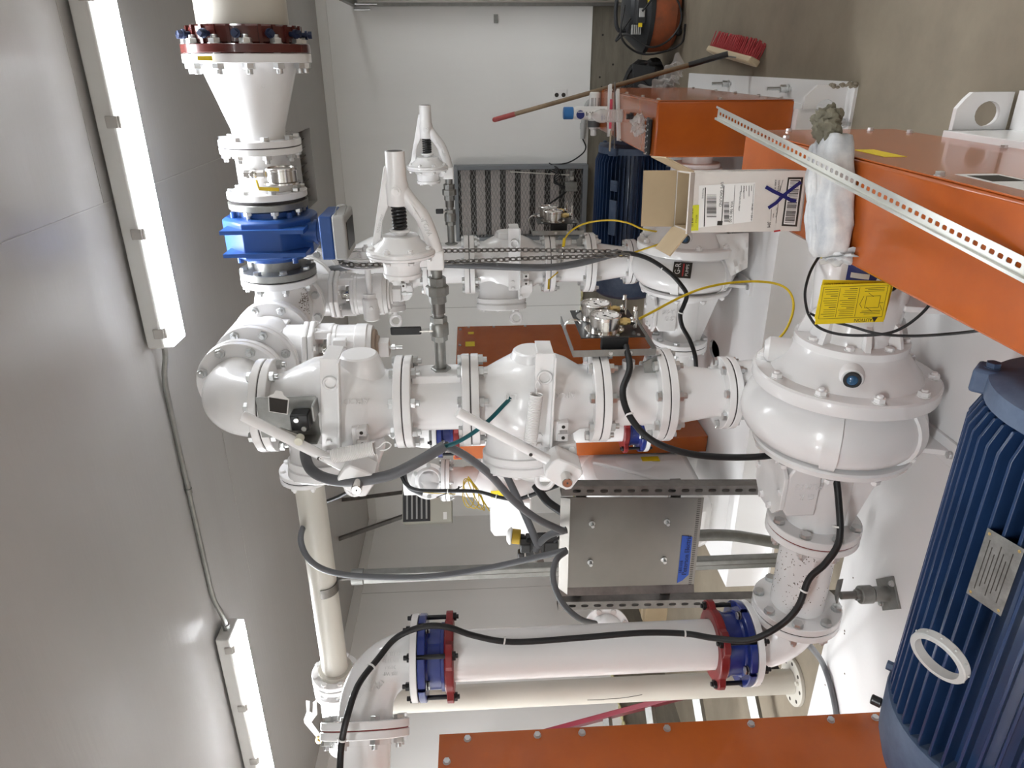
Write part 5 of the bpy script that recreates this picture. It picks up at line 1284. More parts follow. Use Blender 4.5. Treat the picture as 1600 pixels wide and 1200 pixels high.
part(po, 'top_socket', MB().ring((2.60, -4.17, 2.01), ZA, .05, .035, .024, 24).cyl((2.6, -4.17, 2.05), ZA, .02, .014, 8), GALV)
part(po, 'threaded_rod', MB().cyl((2.60, -4.18, 2.06), ZA, .06, .007, 10), STRUT)
part(po, 'strap', MB().lathe((2.58, CY, cpz), XA, [(0, .060), (0, .0635), (.045, .0635), (.045, .060)], 24, closed=True, a0=PI * .5, a1=PI * 1.5), STRUT)
ct = thing('floor_conduit', (2.60, -4.02, 0), 'thick grey conduit curving up from the floor behind the slotted panel', 'conduit')
part(ct, 'tube', MB().tube([PX(1232, 852, Y=-4.0), PX(1180, 842, Y=-4.0), PX(1130, 836, Y=-4.0), PX(1060, 838, Y=-4.0), PX(960, 842, Y=-4.0)], .027, 16), GALV)
# ------------------------------------------------------------------ slotted strut stand with its stainless panel
st = thing('strut_stand', (2.92, -4.44, 0), 'slotted steel strut stand on the floor holding the stainless panel', 'stand')
for i, (xb, xt) in enumerate(((3.15, 3.192), (2.615, 2.652))):
    b = MB(); zt = 1.20; w = .0413; n = int(zt / .0508)
    lean = (xt - xb) / zt
    cells = []
    for k in range(n + 1):
        z0_, z1_ = k * .0508, min(zt, (k + 1) * .0508)
        cells.append((-w / 2, z0_, w / 2, z1_, (0, (z0_ + z1_) / 2, .007, .0145, 4) if z1_ - z0_ > .04 else None))
    ez = V((lean, 0, 1)).normalized()
    o = V((xb, -4.46, 0))
    b.holed(o, XA, ez, cells, .0026)
    for s_ in (-1, 1):
        b.prism([(s_ * w / 2, 0), (s_ * (w / 2 - .0026), 0), (s_ * (w / 2 - .0026), zt), (s_ * w / 2, zt)], o, XA, ez, (0, .041, 0))
        b.prism([(s_ * w / 2, 0), (s_ * (w / 2 - .010), 0), (s_ * (w / 2 - .010), zt), (s_ * w / 2, zt)], o + V((0, .038, 0)), XA, ez, (0, .003, 0))
    part(st, 'post', b, STRUT)
    part(st, 'post_foot', MB().bx(xb - .05, xb + .05, -4.49, -4.39, 0, .006), GALV)
part(st, 'cross_rail', MB().bx(2.65, 3.19, -4.43, -4.40, 1.10, 1.14).bx(2.65, 3.19, -4.43, -4.40, .74, .78), STRUT)
pn = thing('stainless_panel', (2.92, -4.45, .66), 'blank stainless panel with four bolts and a strip of blue tape', 'panel')
a_, b_, c_, d_ = PX(876, 777, Y=-4.452), PX(1100, 778, Y=-4.452), PX(1083, 922, Y=-4.452), PX(872, 928, Y=-4.452)
def quad(P, th): 
    b = MB(); n = V((0, th, 0)); b.add(list(P) + [p + n for p in P], [(3, 2, 1, 0), (4, 5, 6, 7), (0, 1, 5, 4), (1, 2, 6, 5), (2, 3, 7, 6), (3, 0, 4, 7)]); return b
part(pn, 'sheet', quad((a_, b_, c_, d_), .003), BRUSH)
part(pn, 'folded_edge', quad((a_ + V((0, -.0, 0)), a_ + V((0, -.012, -.035)), d_ + V((0, -.012, -.035)), d_), .002), BRUSH)
part(pn, 'folded_edge', quad((d_ + V((.0, -.014, 0)), c_ + V((0, -.014, 0)), c_ + V((.03, 0, 0)), d_ + V((.03, 0, 0))), .002), STRUT)
b = MB()
for k in range(48):
    p = b_.lerp(c_, (k + .5) / 48) + V((0, -.0006, .016)); b.box(p, (.0022, .0008, .012))
part(pn, 'slit', b, INK, kind='stuff')
for (x, y) in ((925, 818), (1042, 815), (922, 878), (1037, 874)):
    p = PX(x, y, Y=-4.453); part(pn, 'bolt', MB().cyl(p, (0, -1, 0), .003, .012, 18).cyl(p, (0, -1, 0), .022, .0065, 12), ZINC)
tp = [PX(x, y, Y=-4.4545) for x, y in ((1066, 837), (1082, 839), (1076, 898), (1066, 907), (1058, 911))]
b = MB(); b.add(tp + [p + V((0, .0012, 0)) for p in tp], [(4, 3, 2, 1, 0), (5, 6, 7, 8, 9)] + [(i, (i + 1) % 5, 5 + (i + 1) % 5, 5 + i) for i in range(5)])
ta = part(pn, 'blue_tape', b, mat('tape_blue', (.015, .06, .30), .6), 'blue tape with handwriting')
ex = (PX(1076, 842, Y=-4.455) - PX(1068, 902, Y=-4.455)).normalized(); ey = V((0, -1, 0)).cross(ex); ey = -ey if ey.z < 0 else ey
ey = ey - V((0, ey.y, 0))
part(ta, 'handwriting', MB().text('Peterson Electric', PX(1073, 868, Y=-4.4555), ex, ey, .0275, .0003).text('11/11/18', PX(1064, 886, Y=-4.4555), ex, ey, .017, .0003), mat('marker_ink', (.01, .012, .06), .6))
# ------------------------------------------------------------------ heater, beacon, ladder, carton
HG = mat('heater_beige', (.42, .41, .35), .45)
hc = V((1.28, -1.62, 1.94)); hd = V((.62, -.78, 0)).normalized(); hs_ = V((.78, .62, 0)).normalized()
ht_ = thing('unit_heater', hc, 'beige unit heater with black louvers hanging in the far corner', 'heater')
W2, H2 = .17, .205
part(ht_, 'case', MB().box(hc - hd * .12, (.34, .24, H2 * 2), (hs_, hd, ZA)), HG, bevel=.004)
part(ht_, 'louver_frame', MB().box(hc + hd * .004 + V((0, 0, .085)), (.32, .012, .225), (hs_, hd, ZA)), BLKP, bevel=.002)
for i in range(5):
    part(ht_, 'louver', MB().box(hc + hd * .012 + V((0, 0, .165 - i * .04)), (.28, .004, .024), (hs_, (hd * .75 + ZA * .66), (ZA * .75 - hd * .66))), PVC)
part(ht_, 'label', MB().box(hc + hd * .002 - hs_ * .12 + V((0, 0, -.15)), (.06, .002, .03), (hs_, hd, ZA)), LABELW)
part(ht_, 'mount_arm', MB().beam(hc - hd * .14 + V((0, 0, .2)) + hs_ * .1, (1.05, -1.2, RZ), .03, .03).beam(hc - hd * .14 + V((0, 0, .2)) - hs_ * .1, (.85, -1.5, RZ), .03, .03), STRUT)
be = thing('yellow_sensor', PX(806, 838, D=3.45), 'yellow capped sensor head on a black body beside the slotted panel', 'sensor')
p0, p1 = PX(795, 837, D=3.45), PX(813, 839, D=3.45); ax = (p0 - p1).normalized(); L = (p0 - p1).length
part(be, 'cap', MB().cyl(p1, ax, L * .75, .036, 28, ch=.003), mat('sensor_yellow', (.45, .29, .02), .45), 'yellow cap')
part(be, 'face', MB().cyl(p1 + ax * L * .75, ax, .012, .042, 28, ch=.003).ell(p1 + ax * (L * .75 + .012), (.036, .036, .014), 20, 10, frame(ax)), LABELW)
part(be, 'stem', MB().cyl(p1, -ax, .13, .009, 12).cyl(p1, -ax, .02, .016, 8), BLKP)
q_ = PX(836, 852, D=3.45)
part(be, 'body', MB().box(q_, (.10, .07, .09)).box(q_ + V((.02, -.03, .05)), (.05, .05, .05)).box(q_ + V((-.04, -.02, .07)), (.05, .04, .03)).box(q_ + V((.0, 0, -.07)), (.07, .06, .08)), BLKP, bevel=.006)
part(be, 'wires', MB().tube([q_ + V((0, 0, -.08)), q_ + V((.05, -.03, -.10)), q_ + V((.08, 0, -.16)), q_ + V((.02, .02, -.2))], .006, 8).tube([q_ + V((.03, 0, .05)), q_ + V((.08, -.02, .0)), q_ + V((.07, -.01, -.12))], .006, 8), BLACK)
part(be, 'wall_arm', MB().beam(q_ + V((0, .02, 0)), (2.6, -4.14, q_.z), .03, .03), STRUT)
LADR = mat('ladder_red', (.14, .012, .022), .4)
la, lb = V((1.78, -4.03, 0)), V((.03, -3.0, 1.52))
ld = thing('ladder', la, 'dark red ladder leaning low against the left wall behind the cream pipe', 'ladder')
dl = (lb - la).normalized(); sw = V((-.28, -.40, 0))
nn = dl.cross(sw).normalized()
for k in (0, 1):
    part(ld, 'side_rail', MB().box((la + lb) / 2 + sw * k, ((lb - la).length, .03, .085), (dl, sw.normalized(), nn)), LADR, bevel=.003)
for i in range(7):
    p = la.lerp(lb, .07 + i * .14); part(ld, 'rung', MB().beam(p, p + sw, .05, .03, nn), GALV)
for q in (la, la + sw): part(ld, 'foot', MB().box(q + V((0, 0, .02)), (.06, .05, .04)), BLACK)
bxn = thing('carton', PX(1045, 955, Z=0), 'small tan carton on the floor at the foot of the left wall', 'box')
p = PX(1043, 955, Z=0); part(bxn, 'body', MB().box(p + V((0, .1, .09)), (.3, .2, .18)), CARDB, bevel=.002); part(bxn, 'tape', MB().box(p + V((0, .1, .1805)), (.3, .05, .001)), WOODL)
bf = thing('brass_fitting', PX(1124, 815, Z=.2), 'brass hose fitting lying at the end of the farther base', 'fitting')
p = PX(1124, 815, Z=.2) + V((0, 0, .046))
part(bf, 'body', MB().cyl(p + V((0, 0, -.045)), ZA, .05, .028, 20, ch=.003).cyl(p + V((0, 0, .005)), ZA, .018, .031, 8).cyl(p + V((0, 0, .02)), ZA, .035, .014, 14).tube([p + V((-.012, 0, .05)), p + V((0, 0, .066)), p + V((.012, 0, .05))], .003, 6), BRASS)
# ------------------------------------------------------------------ cables, hoses and conduits
def run(name, pts, r, m, label, cat='cable', ties=(), n=10, sub=6, extra=None):
    P = [PX(p[0], p[1], **({'D': p[2]} if not isinstance(p[2], dict) else p[2])) for p in pts]
    o = thing(name, P[0], label, cat)
    part(o, 'sheath', MB().tube(P, r, n, sub), m)
    for i in ties:
        k = int(i); f = i - k; a, b = P[k], P[min(k + 1, len(P) - 1)]; p = a.lerp(b, f); d = (b - a).normalized()
        e = frame(d, (CAM - p))[0]
        part(o, 'zip_tie', MB().ring(p - d * .0025, d, .005, r + .0022, r - .001, 16).box(p + frame(d, (CAM - p))[1] * (r + .003), (.006, .006, .006)), LABELW)
    return o
run('black_power_cable', [(978, 540, 2.14), (984, 575, 2.10), (973, 612, 2.06), (985, 652, 2.03), (1022, 690, 2.0), (1090, 711, 2.02), (1180, 714, 2.06), (1255, 704, 2.10), (1288, 704, 2.06), (1303, 730, 2.02), (1311, 790, 2.0), (1311, 845, 2.0), (1290, 880, 2.04), (1264, 905, 2.08), (1246, 950, 2.10), (1215, 980, 2.16), (1170, 1000, 2.2), (1115, 997, 2.25), (1070, 990, 2.295), (1000, 989, 2.295), (900, 997, 2.295), (800, 1003, 2.29), (740, 993, 2.28), (700, 980, 2.25), (662, 979, 2.24), (620, 996, 2.25), (590, 1030, 2.21), (560, 1070, 2.14), (543, 1118, 2.055), (534, 1160, 2.06), (531, 1200, 2.04), (530, 1240, 1.98)], .0098, BLACK, 'long black cable tied along the front pump suction, riser and top elbow', ties=(2.9, 7.3, 10.6, 13.4, 18.0, 21.2, 26.3, 28.9), n=12)
run('hose', [(486, 672, 2.22), (479, 692, 2.16), (477, 712, 2.10), (488, 736, 2.04), (520, 750, 2.01), (560, 751, 2.0), (610, 742, 2.0), (652, 722, 2.0), (694, 697, 2.02)], .0158, GREYC, 'thick grey conduit looping under the upper front check valve lever', 'conduit', n=16)
run('teal_cable', [(688, 700, 2.03), (720, 688, 2.02), (757, 663, 2.03), (790, 630, 2.06), (810, 608, 2.12), (822, 588, 2.22), (832, 575, 2.3)], .0062, TEAL, 'teal cable coming out of the thick grey conduit in front of the lever')
run('hose', [(696, 696, 2.06), (730, 714, 2.12), (768, 744, 2.2), (800, 780, 2.3), (838, 810, 2.36), (880, 830, 2.46)], .0125, GREYC, 'grey conduit running from the thick loop down to the stainless panel', 'conduit', n=14)
run('hose', [(785, 730, 2.62), (796, 752, 2.6), (812, 786, 2.58), (828, 822, 2.56), (842, 856, 2.55)], .0135, GREYC, 'straight grey conduit crossing behind the lower check valve to the yellow sensor', 'conduit', n=14)
run('hose', [(836, 862, 2.55), (842, 850, 2.55), (858, 836, 2.52), (885, 828, 2.5)], .0125, GREYC, 'short grey conduit elbow between the yellow sensor and the stainless panel', 'conduit', n=14)
run('black_cable', [(622, 730, 3.3), (628, 745, 3.3), (636, 758, 3.28), (655, 766, 3.25), (700, 767, 3.22), (745, 768, 3.2), (780, 777, 3.15), (808, 780, 3.1), (840, 770, 3.05), (890, 752, 3.0)], .0085, BLACK, 'black cable hanging across the far left pump in front of its yellow sticker', ties=(4.0, 5.9, 7.6))
run('hose', [(632, 738, 3.32), (634, 752, 3.31), (642, 764, 3.3), (660, 772, 3.29)], .010, GREYC, 'short grey conduit above the heater louvers', 'conduit')
run('hose', [(486, 812, 3.02), (474, 824, 2.86), (470, 845, 2.76), (480, 870, 2.72), (502, 888, 2.74), (540, 898, 2.76), (600, 902, 2.76), (680, 900, 2.74), (760, 888, 2.7), (820, 875, 2.66), (885, 860, 2.6)], .0118, GREYC, 'grey corrugated conduit hooked over the cream ceiling pipe', 'conduit', n=12)
run('black_cable', [(505, 786, 3.2), (530, 776, 3.1), (556, 763, 3.0), (590, 748, 2.85)], .009, BLACK, 'dark cable slanting behind the upper front check valve')
run('hose', [(884, 862, 2.5), (870, 874, 2.44), (864, 896, 2.42), (868, 920, 2.42), (882, 946, 2.44), (906, 967, 2.5), (930, 974, 2.6)], .0105, GREYC, 'grey conduit curving round the left edge of the stainless panel', 'conduit', n=12)
run('black_hose', [(836, 758, 2.9), (846, 772, 2.88), (858, 786, 2.86), (882, 802, 2.84)], .017, BLACK, 'thick black hose behind the eye bolt of the lower check valve', 'hose', n=14)
run('yellow_cable', [(999, 498, 2.30), (1022, 486, 2.33), (1060, 466, 2.4), (1100, 450, 2.45), (1150, 441, 2.5), (1200, 441, 2.5), (1230, 452, 2.48), (1240, 478, 2.46), (1229, 514, 2.45), (1205, 540, 2.46), (1182, 562, 2.5), (1163, 590, 2.55)], .0042, YELLOW, 'yellow cable arching from the front gauge board over the base')
run('yellow_cable', [(879, 392, 3.48), (881, 377, 3.47), (892, 361, 3.46), (915, 349, 3.45), (950, 344, 3.42), (980, 348, 3.4), (1005, 358, 3.38), (1040, 364, 3.36)], .0042, YELLOW, 'yellow cable looping in front of the farther navy motor')
run('yellow_cable', [(962, 400, 3.36), (985, 396, 3.3), (1010, 388, 3.26), (1040, 378, 3.24)], .0042, YELLOW, 'short yellow cable passing under the open carton flap')
yc = thing('cable_connector', PX(881, 378, D=3.465), 'yellow cable connector with a steel sensor plug on the rear gauge spool', 'connector')
p, q = PX(882, 372, D=3.46), PX(879, 398, D=3.48); dd = (q - p)
part(yc, 'boot', MB().tube([p, p.lerp(q, .5)], .0075, 12, 1), YELLOW); part(yc, 'plug', MB().tube([p.lerp(q, .55), p.lerp(q, 1.6)], .0095, 14, 1), STEEL)
part(yc, 'valve_lever', MB().beam(PX(872, 425, D=3.46), PX(858, 437, D=3.46), .006, .004).beam(PX(858, 436, D=3.46), PX(857, 452, D=3.46), .010, .004), YELLOW)
run('hose', [(470, 428, 3.35), (500, 424, 3.33), (545, 417, 3.32), (600, 413, 3.3), (690, 413, 3.28), (770, 416, 3.27), (850, 418, 3.26), (900, 412, 3.26), (940, 402, 3.27), (966, 394, 3.28)], .0165, GREYC, 'long straight grey conduit hanging beside the chains of the rear stack', 'conduit', n=14)
run('black_power_cable', [(958, 396, 3.28), (985, 396, 3.22), (1015, 405, 3.16), (1045, 425, 3.12), (1064, 445, 3.12), (1073, 461, 3.14), (1068, 478, 3.16), (1063, 491, 3.18), (1066, 510, 3.2), (1078, 532, 3.2), (1086, 556, 3.18), (1088, 580, 3.2)], .0098, BLACK, 'black cable tied along the casing of the farther pump', ties=(2.7, 6.8), n=12)
run('black_cable', [(1280, 400, 1.90), (1266, 425, 1.87), (1258, 455, 1.86), (1260, 480, 1.88), (1266, 496, 1.86), (1280, 512, 1.83), (1310, 522, 1.8), (1355, 524, 1.76), (1400, 517, 1.72), (1440, 490, 1.68), (1470, 452, 1.66)], .0036, BLACK, 'thin black cable drooping in a loop below the yellow caution cards')
run('black_cable', [(1262, 488, 1.9), (1285, 498, 1.84), (1330, 510, 1.78), (1370, 521, 1.72), (1420, 525, 1.66), (1480, 522, 1.58), (1540, 515, 1.5), (1610, 500, 1.42)], .0034, BLACK, 'thin black cable running from the nearest pump towards the navy motor')
run('hose', [(1245, 992, 2.42), (1262, 1006, 2.36), (1283, 1032, {'Z': .235}), (1296, 1066, {'Z': .213}), (1304, 1100, {'Z': .211}), (1308, 1128, {'Z': .211}), (1310, 1160, {'Z': .211})], .0105, GREYC, 'grey hose lying across the corner of the nearest base', 'hose', n=12)
run('wall_cable', [(968, 128, 4.4), (976, 138, 4.3), (985, 133, 4.5), (1000, 122, 4.9), (1012, 132, 5.0), (1022, 140, 5.0)], .005, BLACK, 'thin black cord trailing behind the broom handle')
yk = thing('cable_coil', PX(728, 770, D=3.35), 'coil of thin yellow cable hung with a black tie beside the heater', 'cable')
cc = PX(732, 772, D=3.35); tn = (CAM - cc).normalized(); x_, y_, z_ = frame(tn)
b = MB()
for k in range(5):
    a0 = .4 * k; pts = []
    for i in range(16):
        a = 2 * PI * i / 16; pts.append(cc + x_ * (.050 + .006 * k) * math.cos(a + a0) * (.55 + .1 * (k % 3)) + y_ * (.062 + .005 * k) * math.sin(a) + tn * .006 * k - x_ * .012 * k)
    b.tube(pts, .0022, 6, 3, True)
b.tube([PX(655, 769, D=3.32), PX(685, 771, D=3.33), PX(712, 772, D=3.34)], .0022, 6)
part(yk, 'loops', b, YELLOW)
part(yk, 'tie', MB().tube([PX(682, 777, D=3.33), PX(700, 770, D=3.33), PX(722, 760, D=3.33)], .0022, 6).torus(PX(716, 764, D=3.34), V((.2, .3, 1)), .012, .003, 16, 6), BLACK)
gh = thing('green_hose', PX(1015, 450, D=4.05), 'bundle of green hose hanging behind the farther pump suction', 'hose')
for k in range(3):
    part(gh, 'loop', MB().tube([PX(1010 + 7 * k, 438, D=4.0), PX(1013 + 7 * k, 455, D=4.0), PX(1012 + 6 * k, 470, D=4.02), PX(1018 + 4 * k, 490, D=4.05)], .0105, 10), mat('green_hose%d' % k, (.0, .16, .075), .4))
# ------------------------------------------------------------------ carton standing on the near guard
GT1 = .662
bl_, br_ = PX(1251, 361, Z=GT1), PX(1262, 267, Z=GT1)
ex = (br_ - bl_); W = ex.length; ex.normalize(); ey = ZA.cross(ex).normalized(); BD, BH = .15, .288
ct = thing('carton', (bl_ + br_) / 2 + ey * BD / 2, 'open white carton with shipping labels and a blue X, standing on the near belt guard', 'box')
P = lambda u, v, w: bl_ + ex * (u * W) + ey * (v * BD) + ZA * (w * BH)
th = .004
b = MB()
b.box(P(.5, 0, .5) + ey * th / 2, (W, th, BH), (ex, ey, ZA)).box(P(.5, 1, .5) - ey * th / 2, (W, th, BH), (ex, ey, ZA))
b.box(P(0, .5, .5) + ex * th / 2, (th, BD - 2 * th, BH), (ex, ey, ZA)).box(P(1, .5, .5) - ex * th / 2, (th, BD - 2 * th, BH), (ex, ey, ZA)).box(P(.5, .5, 0) + ZA * th / 2, (W, BD, th), (ex, ey, ZA))
part(ct, 'shell', b, BOXW)
b = MB(); e = th + .0005
b.box(P(.5, 0, .5) + ey * (e + .0005), (W - 2 * e, .001, BH - .004), (ex, ey, ZA)).box(P(.5, 1, .5) - ey * (e + .0005), (W - 2 * e, .001, BH - .004), (ex, ey, ZA))
b.box(P(0, .5, .5) + ex * (e + .0005), (.001, BD - 2 * e, BH - .004), (ex, ey, ZA)).box(P(1, .5, .5) - ex * (e + .0005), (.001, BD - 2 * e, BH - .004), (ex, ey, ZA))
part(ct, 'lining', b, CARDB, 'brown inside of the carton')
def flap(name, a, b_, d, L, m=CARDB, taper=.0):
    d = V(d).normalized(); a, b_ = V(a), V(b_); n = (b_ - a).cross(d).normalized() * .0035; t = (b_ - a) * taper
    part(ct, name, MB().add([a, b_, b_ + d * L - t, a + d * L + t, a + n, b_ + n, b_ + d * L - t + n, a + d * L + t + n], [(0, 1, 2, 3), (7, 6, 5, 4), (0, 4, 5, 1), (1, 5, 6, 2), (2, 6, 7, 3), (3, 7, 4, 0)]), m)
flap('back_flap', P(0, 1, 1), P(1, 1, 1), ey * .22 + ZA, .088)
flap('left_flap', P(0, 0, 1), P(0, 1, 1), ex * -.80 + ZA * .62, .075)
flap('right_flap', P(1, 0, 1), P(1, 1, 1), ex * .45 + ZA * .9 + ey * .25, .078)
flap('front_flap', P(0, 0, 1), P(1, 0, 1), ey * -.30 + ZA * .22, .030, BOXW)
# printing: the carton stands upside down, so the lettering does too
rx, ru = -ex, -ZA; fn = -ey
def FX(x, y, k=.0008): return (lambda r: CAM + r * ((P(0, 0, 0) - CAM).dot(ey) / r.dot(ey)))(ray(x, y)) + fn * k
def patch(name, quadpx, m, k=.0006, root=ct, lab=None):
    q = [FX(x, y, k) for x, y in quadpx]; n = fn * .0004
    return part(root, name, MB().add(q + [p + n for p in q], [(0, 1, 2, 3), (7, 6, 5, 4), (0, 4, 5, 1), (1, 5, 6, 2), (2, 6, 7, 3), (3, 7, 4, 0)]), m, lab)
sl = patch('shipping_label', [(1092, 290), (1180, 285), (1176, 346), (1090, 356)], LABELW, .0006, ct, 'white parcel shipping label')
yl = patch('yellow_label', [(1078, 321), (1092, 320), (1091, 360), (1075, 361)], mat('label_lime', (.62, .62, .03), .5), .0010, ct, 'lime yellow parcel sticker')
def bars(root, name, x0, x1, y0, y1, n, k=.0014, m=INK, seed=1):
    random.seed(seed); b = MB(); y = y0; st = (y1 - y0) / n
    for i in range(n):
        w = st * random.choice((.25, .35, .6, .7)); q = [FX(x0, y, k), FX(x1, y, k), FX(x1, y + w, k), FX(x0, y + w, k)]; b.add(q + [p + fn * .0002 for p in q], [(0, 1, 2, 3), (7, 6, 5, 4), (0, 4, 5, 1), (1, 5, 6, 2), (2, 6, 7, 3), (3, 7, 4, 0)]); y += st
    part(root, name, b, m)
bars(sl, 'barcode', 1104, 1119, 304, 340, 18, seed=2); bars(sl, 'barcode', 1131, 1139, 316, 348, 16, seed=3); bars(yl, 'barcode', 1076, 1083, 326, 356, 16, seed=5)
b = MB()
for (x0, y0, x1, y1, w) in ((1102, 293, 1100, 354, .0026), (1131, 290, 1127, 352, .0022), (1148, 289, 1145, 350, .0008), (1178, 287, 1174, 345, .0006)):
    b.beam(FX(x0, y0, .0012), FX(x1, y1, .0012), w, .0004, fn)
q = [FX(x, y, .0012) for x, y in ((1121, 345), (1129, 345), (1128, 352), (1120, 352))]; b.add(q + [p + fn * .0003 for p in q], [(0, 1, 2, 3), (7, 6, 5, 4), (0, 4, 5, 1), (1, 5, 6, 2), (2, 6, 7, 3), (3, 7, 4, 0)])
part(sl, 'rule', b, INK)
for body, x, y, s_ in (('UPS GROUND', 1126.5, 304, .0095), ('WA 980 9-02', 1142, 331, .0095), ('RENTON WA 98057', 1155.5, 314, .0055), ('14 LBS', 1175, 323, .0065), ('1 OF 1', 1174, 338, .0065), ('SHIP TO:', 1162, 296, .004), ('TRACKING', 1098, 302, .005)):
    part(sl, 'label_print', MB().text(body, FX(x, y, .0013), rx, ru, s_, .0002), INK)
b = MB(); random.seed(8)
for i in range(5):
    b.beam(FX(1158 + 4 * i, 290, .0012), FX(1158 + 4 * i, 297 + random.random() * 14, .0012), .0012, .0003, fn)
part(sl, 'label_lines', b, INK)
part(yl, 'label_print', MB().text('997151', FX(1087.5, 342, .0014), rx, ru, .007, .0002), INK)
bc = patch('barcode_frame', [(1231, 277), (1255, 277), (1245, 354), (1221, 353)], INK, .0006, ct); patch('barcode_field', [(1233, 280), (1251, 280), (1242, 351), (1224, 350)], LABELW, .0012, bc)
random.seed(6); b = MB(); n = 34
for i in range(n):
    t0 = (i + .1) / n; t1 = t0 + random.choice((.3, .45, .7)) / n
    L_ = lambda t: (FX(1234.5 + (1225.5 - 1234.5) * t, 281 + 68 * t, .0018), FX(1249.5 + (1240.5 - 1249.5) * t, 281.5 + 68 * t, .0018))
    q = [*L_(t0), *reversed(L_(t1))]; b.add(q + [p + fn * .0002 for p in q], [(0, 1, 2, 3), (7, 6, 5, 4), (0, 4, 5, 1), (1, 5, 6, 2), (2, 6, 7, 3), (3, 7, 4, 0)])
part(bc, 'barcode', b, INK)
part(ct, 'printed_mark', MB().text('3M', FX(1201, 351, .0012), rx, ru, .012, .0003), INK)
b = MB()
for (x, y, body, s_) in ((1211, 288, 'SUPER 77', .0055), (1216, 292, 'CONTENTS 12', .005), (1213, 332, 'NET 16 OZ', .005), (1208, 337, 'EACH', .004)): b.text(body, FX(x, y, .0012), rx, ru, s_, .0002)
for (x0, y0, x1, y1) in ((1219, 290, 1212, 349), (1223, 281, 1218, 300), (1205, 327, 1204, 345)): b.beam(FX(x0, y0, .0012), FX(x1, y1, .0012), .0009, .0003, fn)
part(ct, 'printed_text', b, INK)
part(ct, 'red_stripe', MB().beam(FX(1209, 361.5, .0012), FX(1219, 360, .0012), .004, .0003, fn), LRED)
BX = mat('marker_blue', (.01, .012, .12), .5)
b = MB()
for pts in (((1196, 292), (1208, 299), (1221, 305), (1236, 313), (1243, 314)), ((1200, 325), (1212, 317), (1223, 306), (1238, 294), (1250, 285))):
    Q = [FX(x, y, .0022) for x, y in pts]
    for i in range(len(Q) - 1): b.beam(Q[i], Q[i + 1] + (Q[i + 1] - Q[i]) * .06, .0085, .0008, fn)
part(ct, 'blue_cross', b, BX)
b = MB()
for (v0, w0, w1) in ((.25, .30, .62), (.40, .2, .7), (.55, .25, .6), (.75, .5, .8)): b.beam(P(1, v0, w0) + ex * .0006, P(1, v0 + .04, w1) + ex * .0006, .0012, .0004, ex)
for k in range(9): b.beam(P(1, .2, .02 + k * .013) + ex * .0006, P(1, .95, .02 + k * .013) + ex * .0006, .0022, .0004, ex)
part(ct, 'side_print', b, mat('print_grey', (.25, .24, .23), .6))
# ------------------------------------------------------------------ bag of mortar and slotted rail on the near guard
BAGW = mat('bag_white', (.66, .65, .63), .4, var=.25, vscale=14, dark=(.40, .42, .45))
bg = thing('mortar_bag', PX(1292, 300, Z=GT1), 'torn white bag of hardened grey mortar lying across the near belt guard', 'bag')
def superbox(c, r, R, e=4, n=36, m=18, wob=.003, seed=0):
    b = MB().ell((0, 0, 0), (1, 1, 1), n, m); random.seed(seed); ph = [random.random() * 6 for _ in range(6)]
    def f(p):
        q = (abs(p.x) ** e + abs(p.y) ** e + abs(p.z) ** e) ** (-1 / e) if p.length > 0 else 1
        p = p * q; w = wob * (math.sin(p.x * 9 + ph[0] + p.z * 5) + math.sin(p.y * 8 + ph[1] + p.x * 6) + .6 * math.sin(p.x * 19 + p.y * 17 + ph[2]))
        return V(c) + R[0] * p.x * (r[0] + w) + R[1] * p.y * (r[1] + w) + R[2] * p.z * (r[2] + w * .6)
    return b.map(f)
b0, b1 = PX(1296, 215, Z=.70), PX(1292, 398, Z=.70)
bxd = (b1 - b0).normalized(); byd = ZA.cross(bxd)
part(bg, 'sack', superbox((b0 + b1) / 2 + V((0, 0, -.006)), ((b1 - b0).length / 2 + .005, .060, .031), (bxd, byd, ZA), 5, wob=.0022, seed=4), BAGW, ang=70)
part(bg, 'fold', superbox((b0 + b1) / 2 + byd * -.030 + V((0, 0, .018)), ((b1 - b0).length / 2 - .004, .024, .012), (bxd, byd, ZA), 3, wob=.003, seed=14), BAGW, ang=70)
part(bg, 'torn_edge', superbox(b1 + bxd * .006 + V((0, 0, -.03)), (.012, .055, .03), (bxd, byd, ZA), 2.2, wob=.006, seed=8), BAGW, ang=70)
rk = superbox(b0 - bxd * .028 + V((0, 0, .006)), (.036, .043, .024), (bxd, byd, ZA), 2.3, 40, 24, wob=.004, seed=5)
random.seed(12); rk.map(lambda p: p + V((random.uniform(-.0018, .0018),) * 3) + ZA * .004 * math.sin(p.y * 90 + p.x * 160))
part(bg, 'mortar', rk, mat('mortar_grey', (.17, .155, .11), .85, bump=.5, bscale=60, var=.3, vscale=30), 'grey hardened mortar', ang=25)
N0, N1 = PX(1600, 418, Z=.668), PX(1292, 262, Z=.742)
rd_ = (N1 - N0).normalized()
def along(px):                          # length at which the rail meets the photo column px
    lo_, hi_ = 0, 3
    for _ in range(40):
        m_ = (lo_ + hi_) / 2; q = MW.inverted() @ (N0 + rd_ * m_ - CAM); v = 800 + F * q.y / q.z
        if v > px: lo_ = m_
        else: hi_ = m_
    return lo_
L1 = along(1122)
rl = thing('slotted_rail', N0, 'bright slotted mounting rail lying diagonally over the bag on the near guard', 'rail')
sx_ = rd_; sy_ = ZA.cross(rd_).normalized(); sz_ = sx_.cross(sy_)
o = N0 - rd_ * .035; Lr = L1 + .035; pit = .018; n = int(Lr / pit); cells = []
for k in range(n + 1):
    a, c_ = k * pit, min(Lr, (k + 1) * pit)
    cells.append((a, -.0125, c_, .0125, (a + pit / 2, 0, .0056, .0042, 4) if c_ - a > .016 else None))
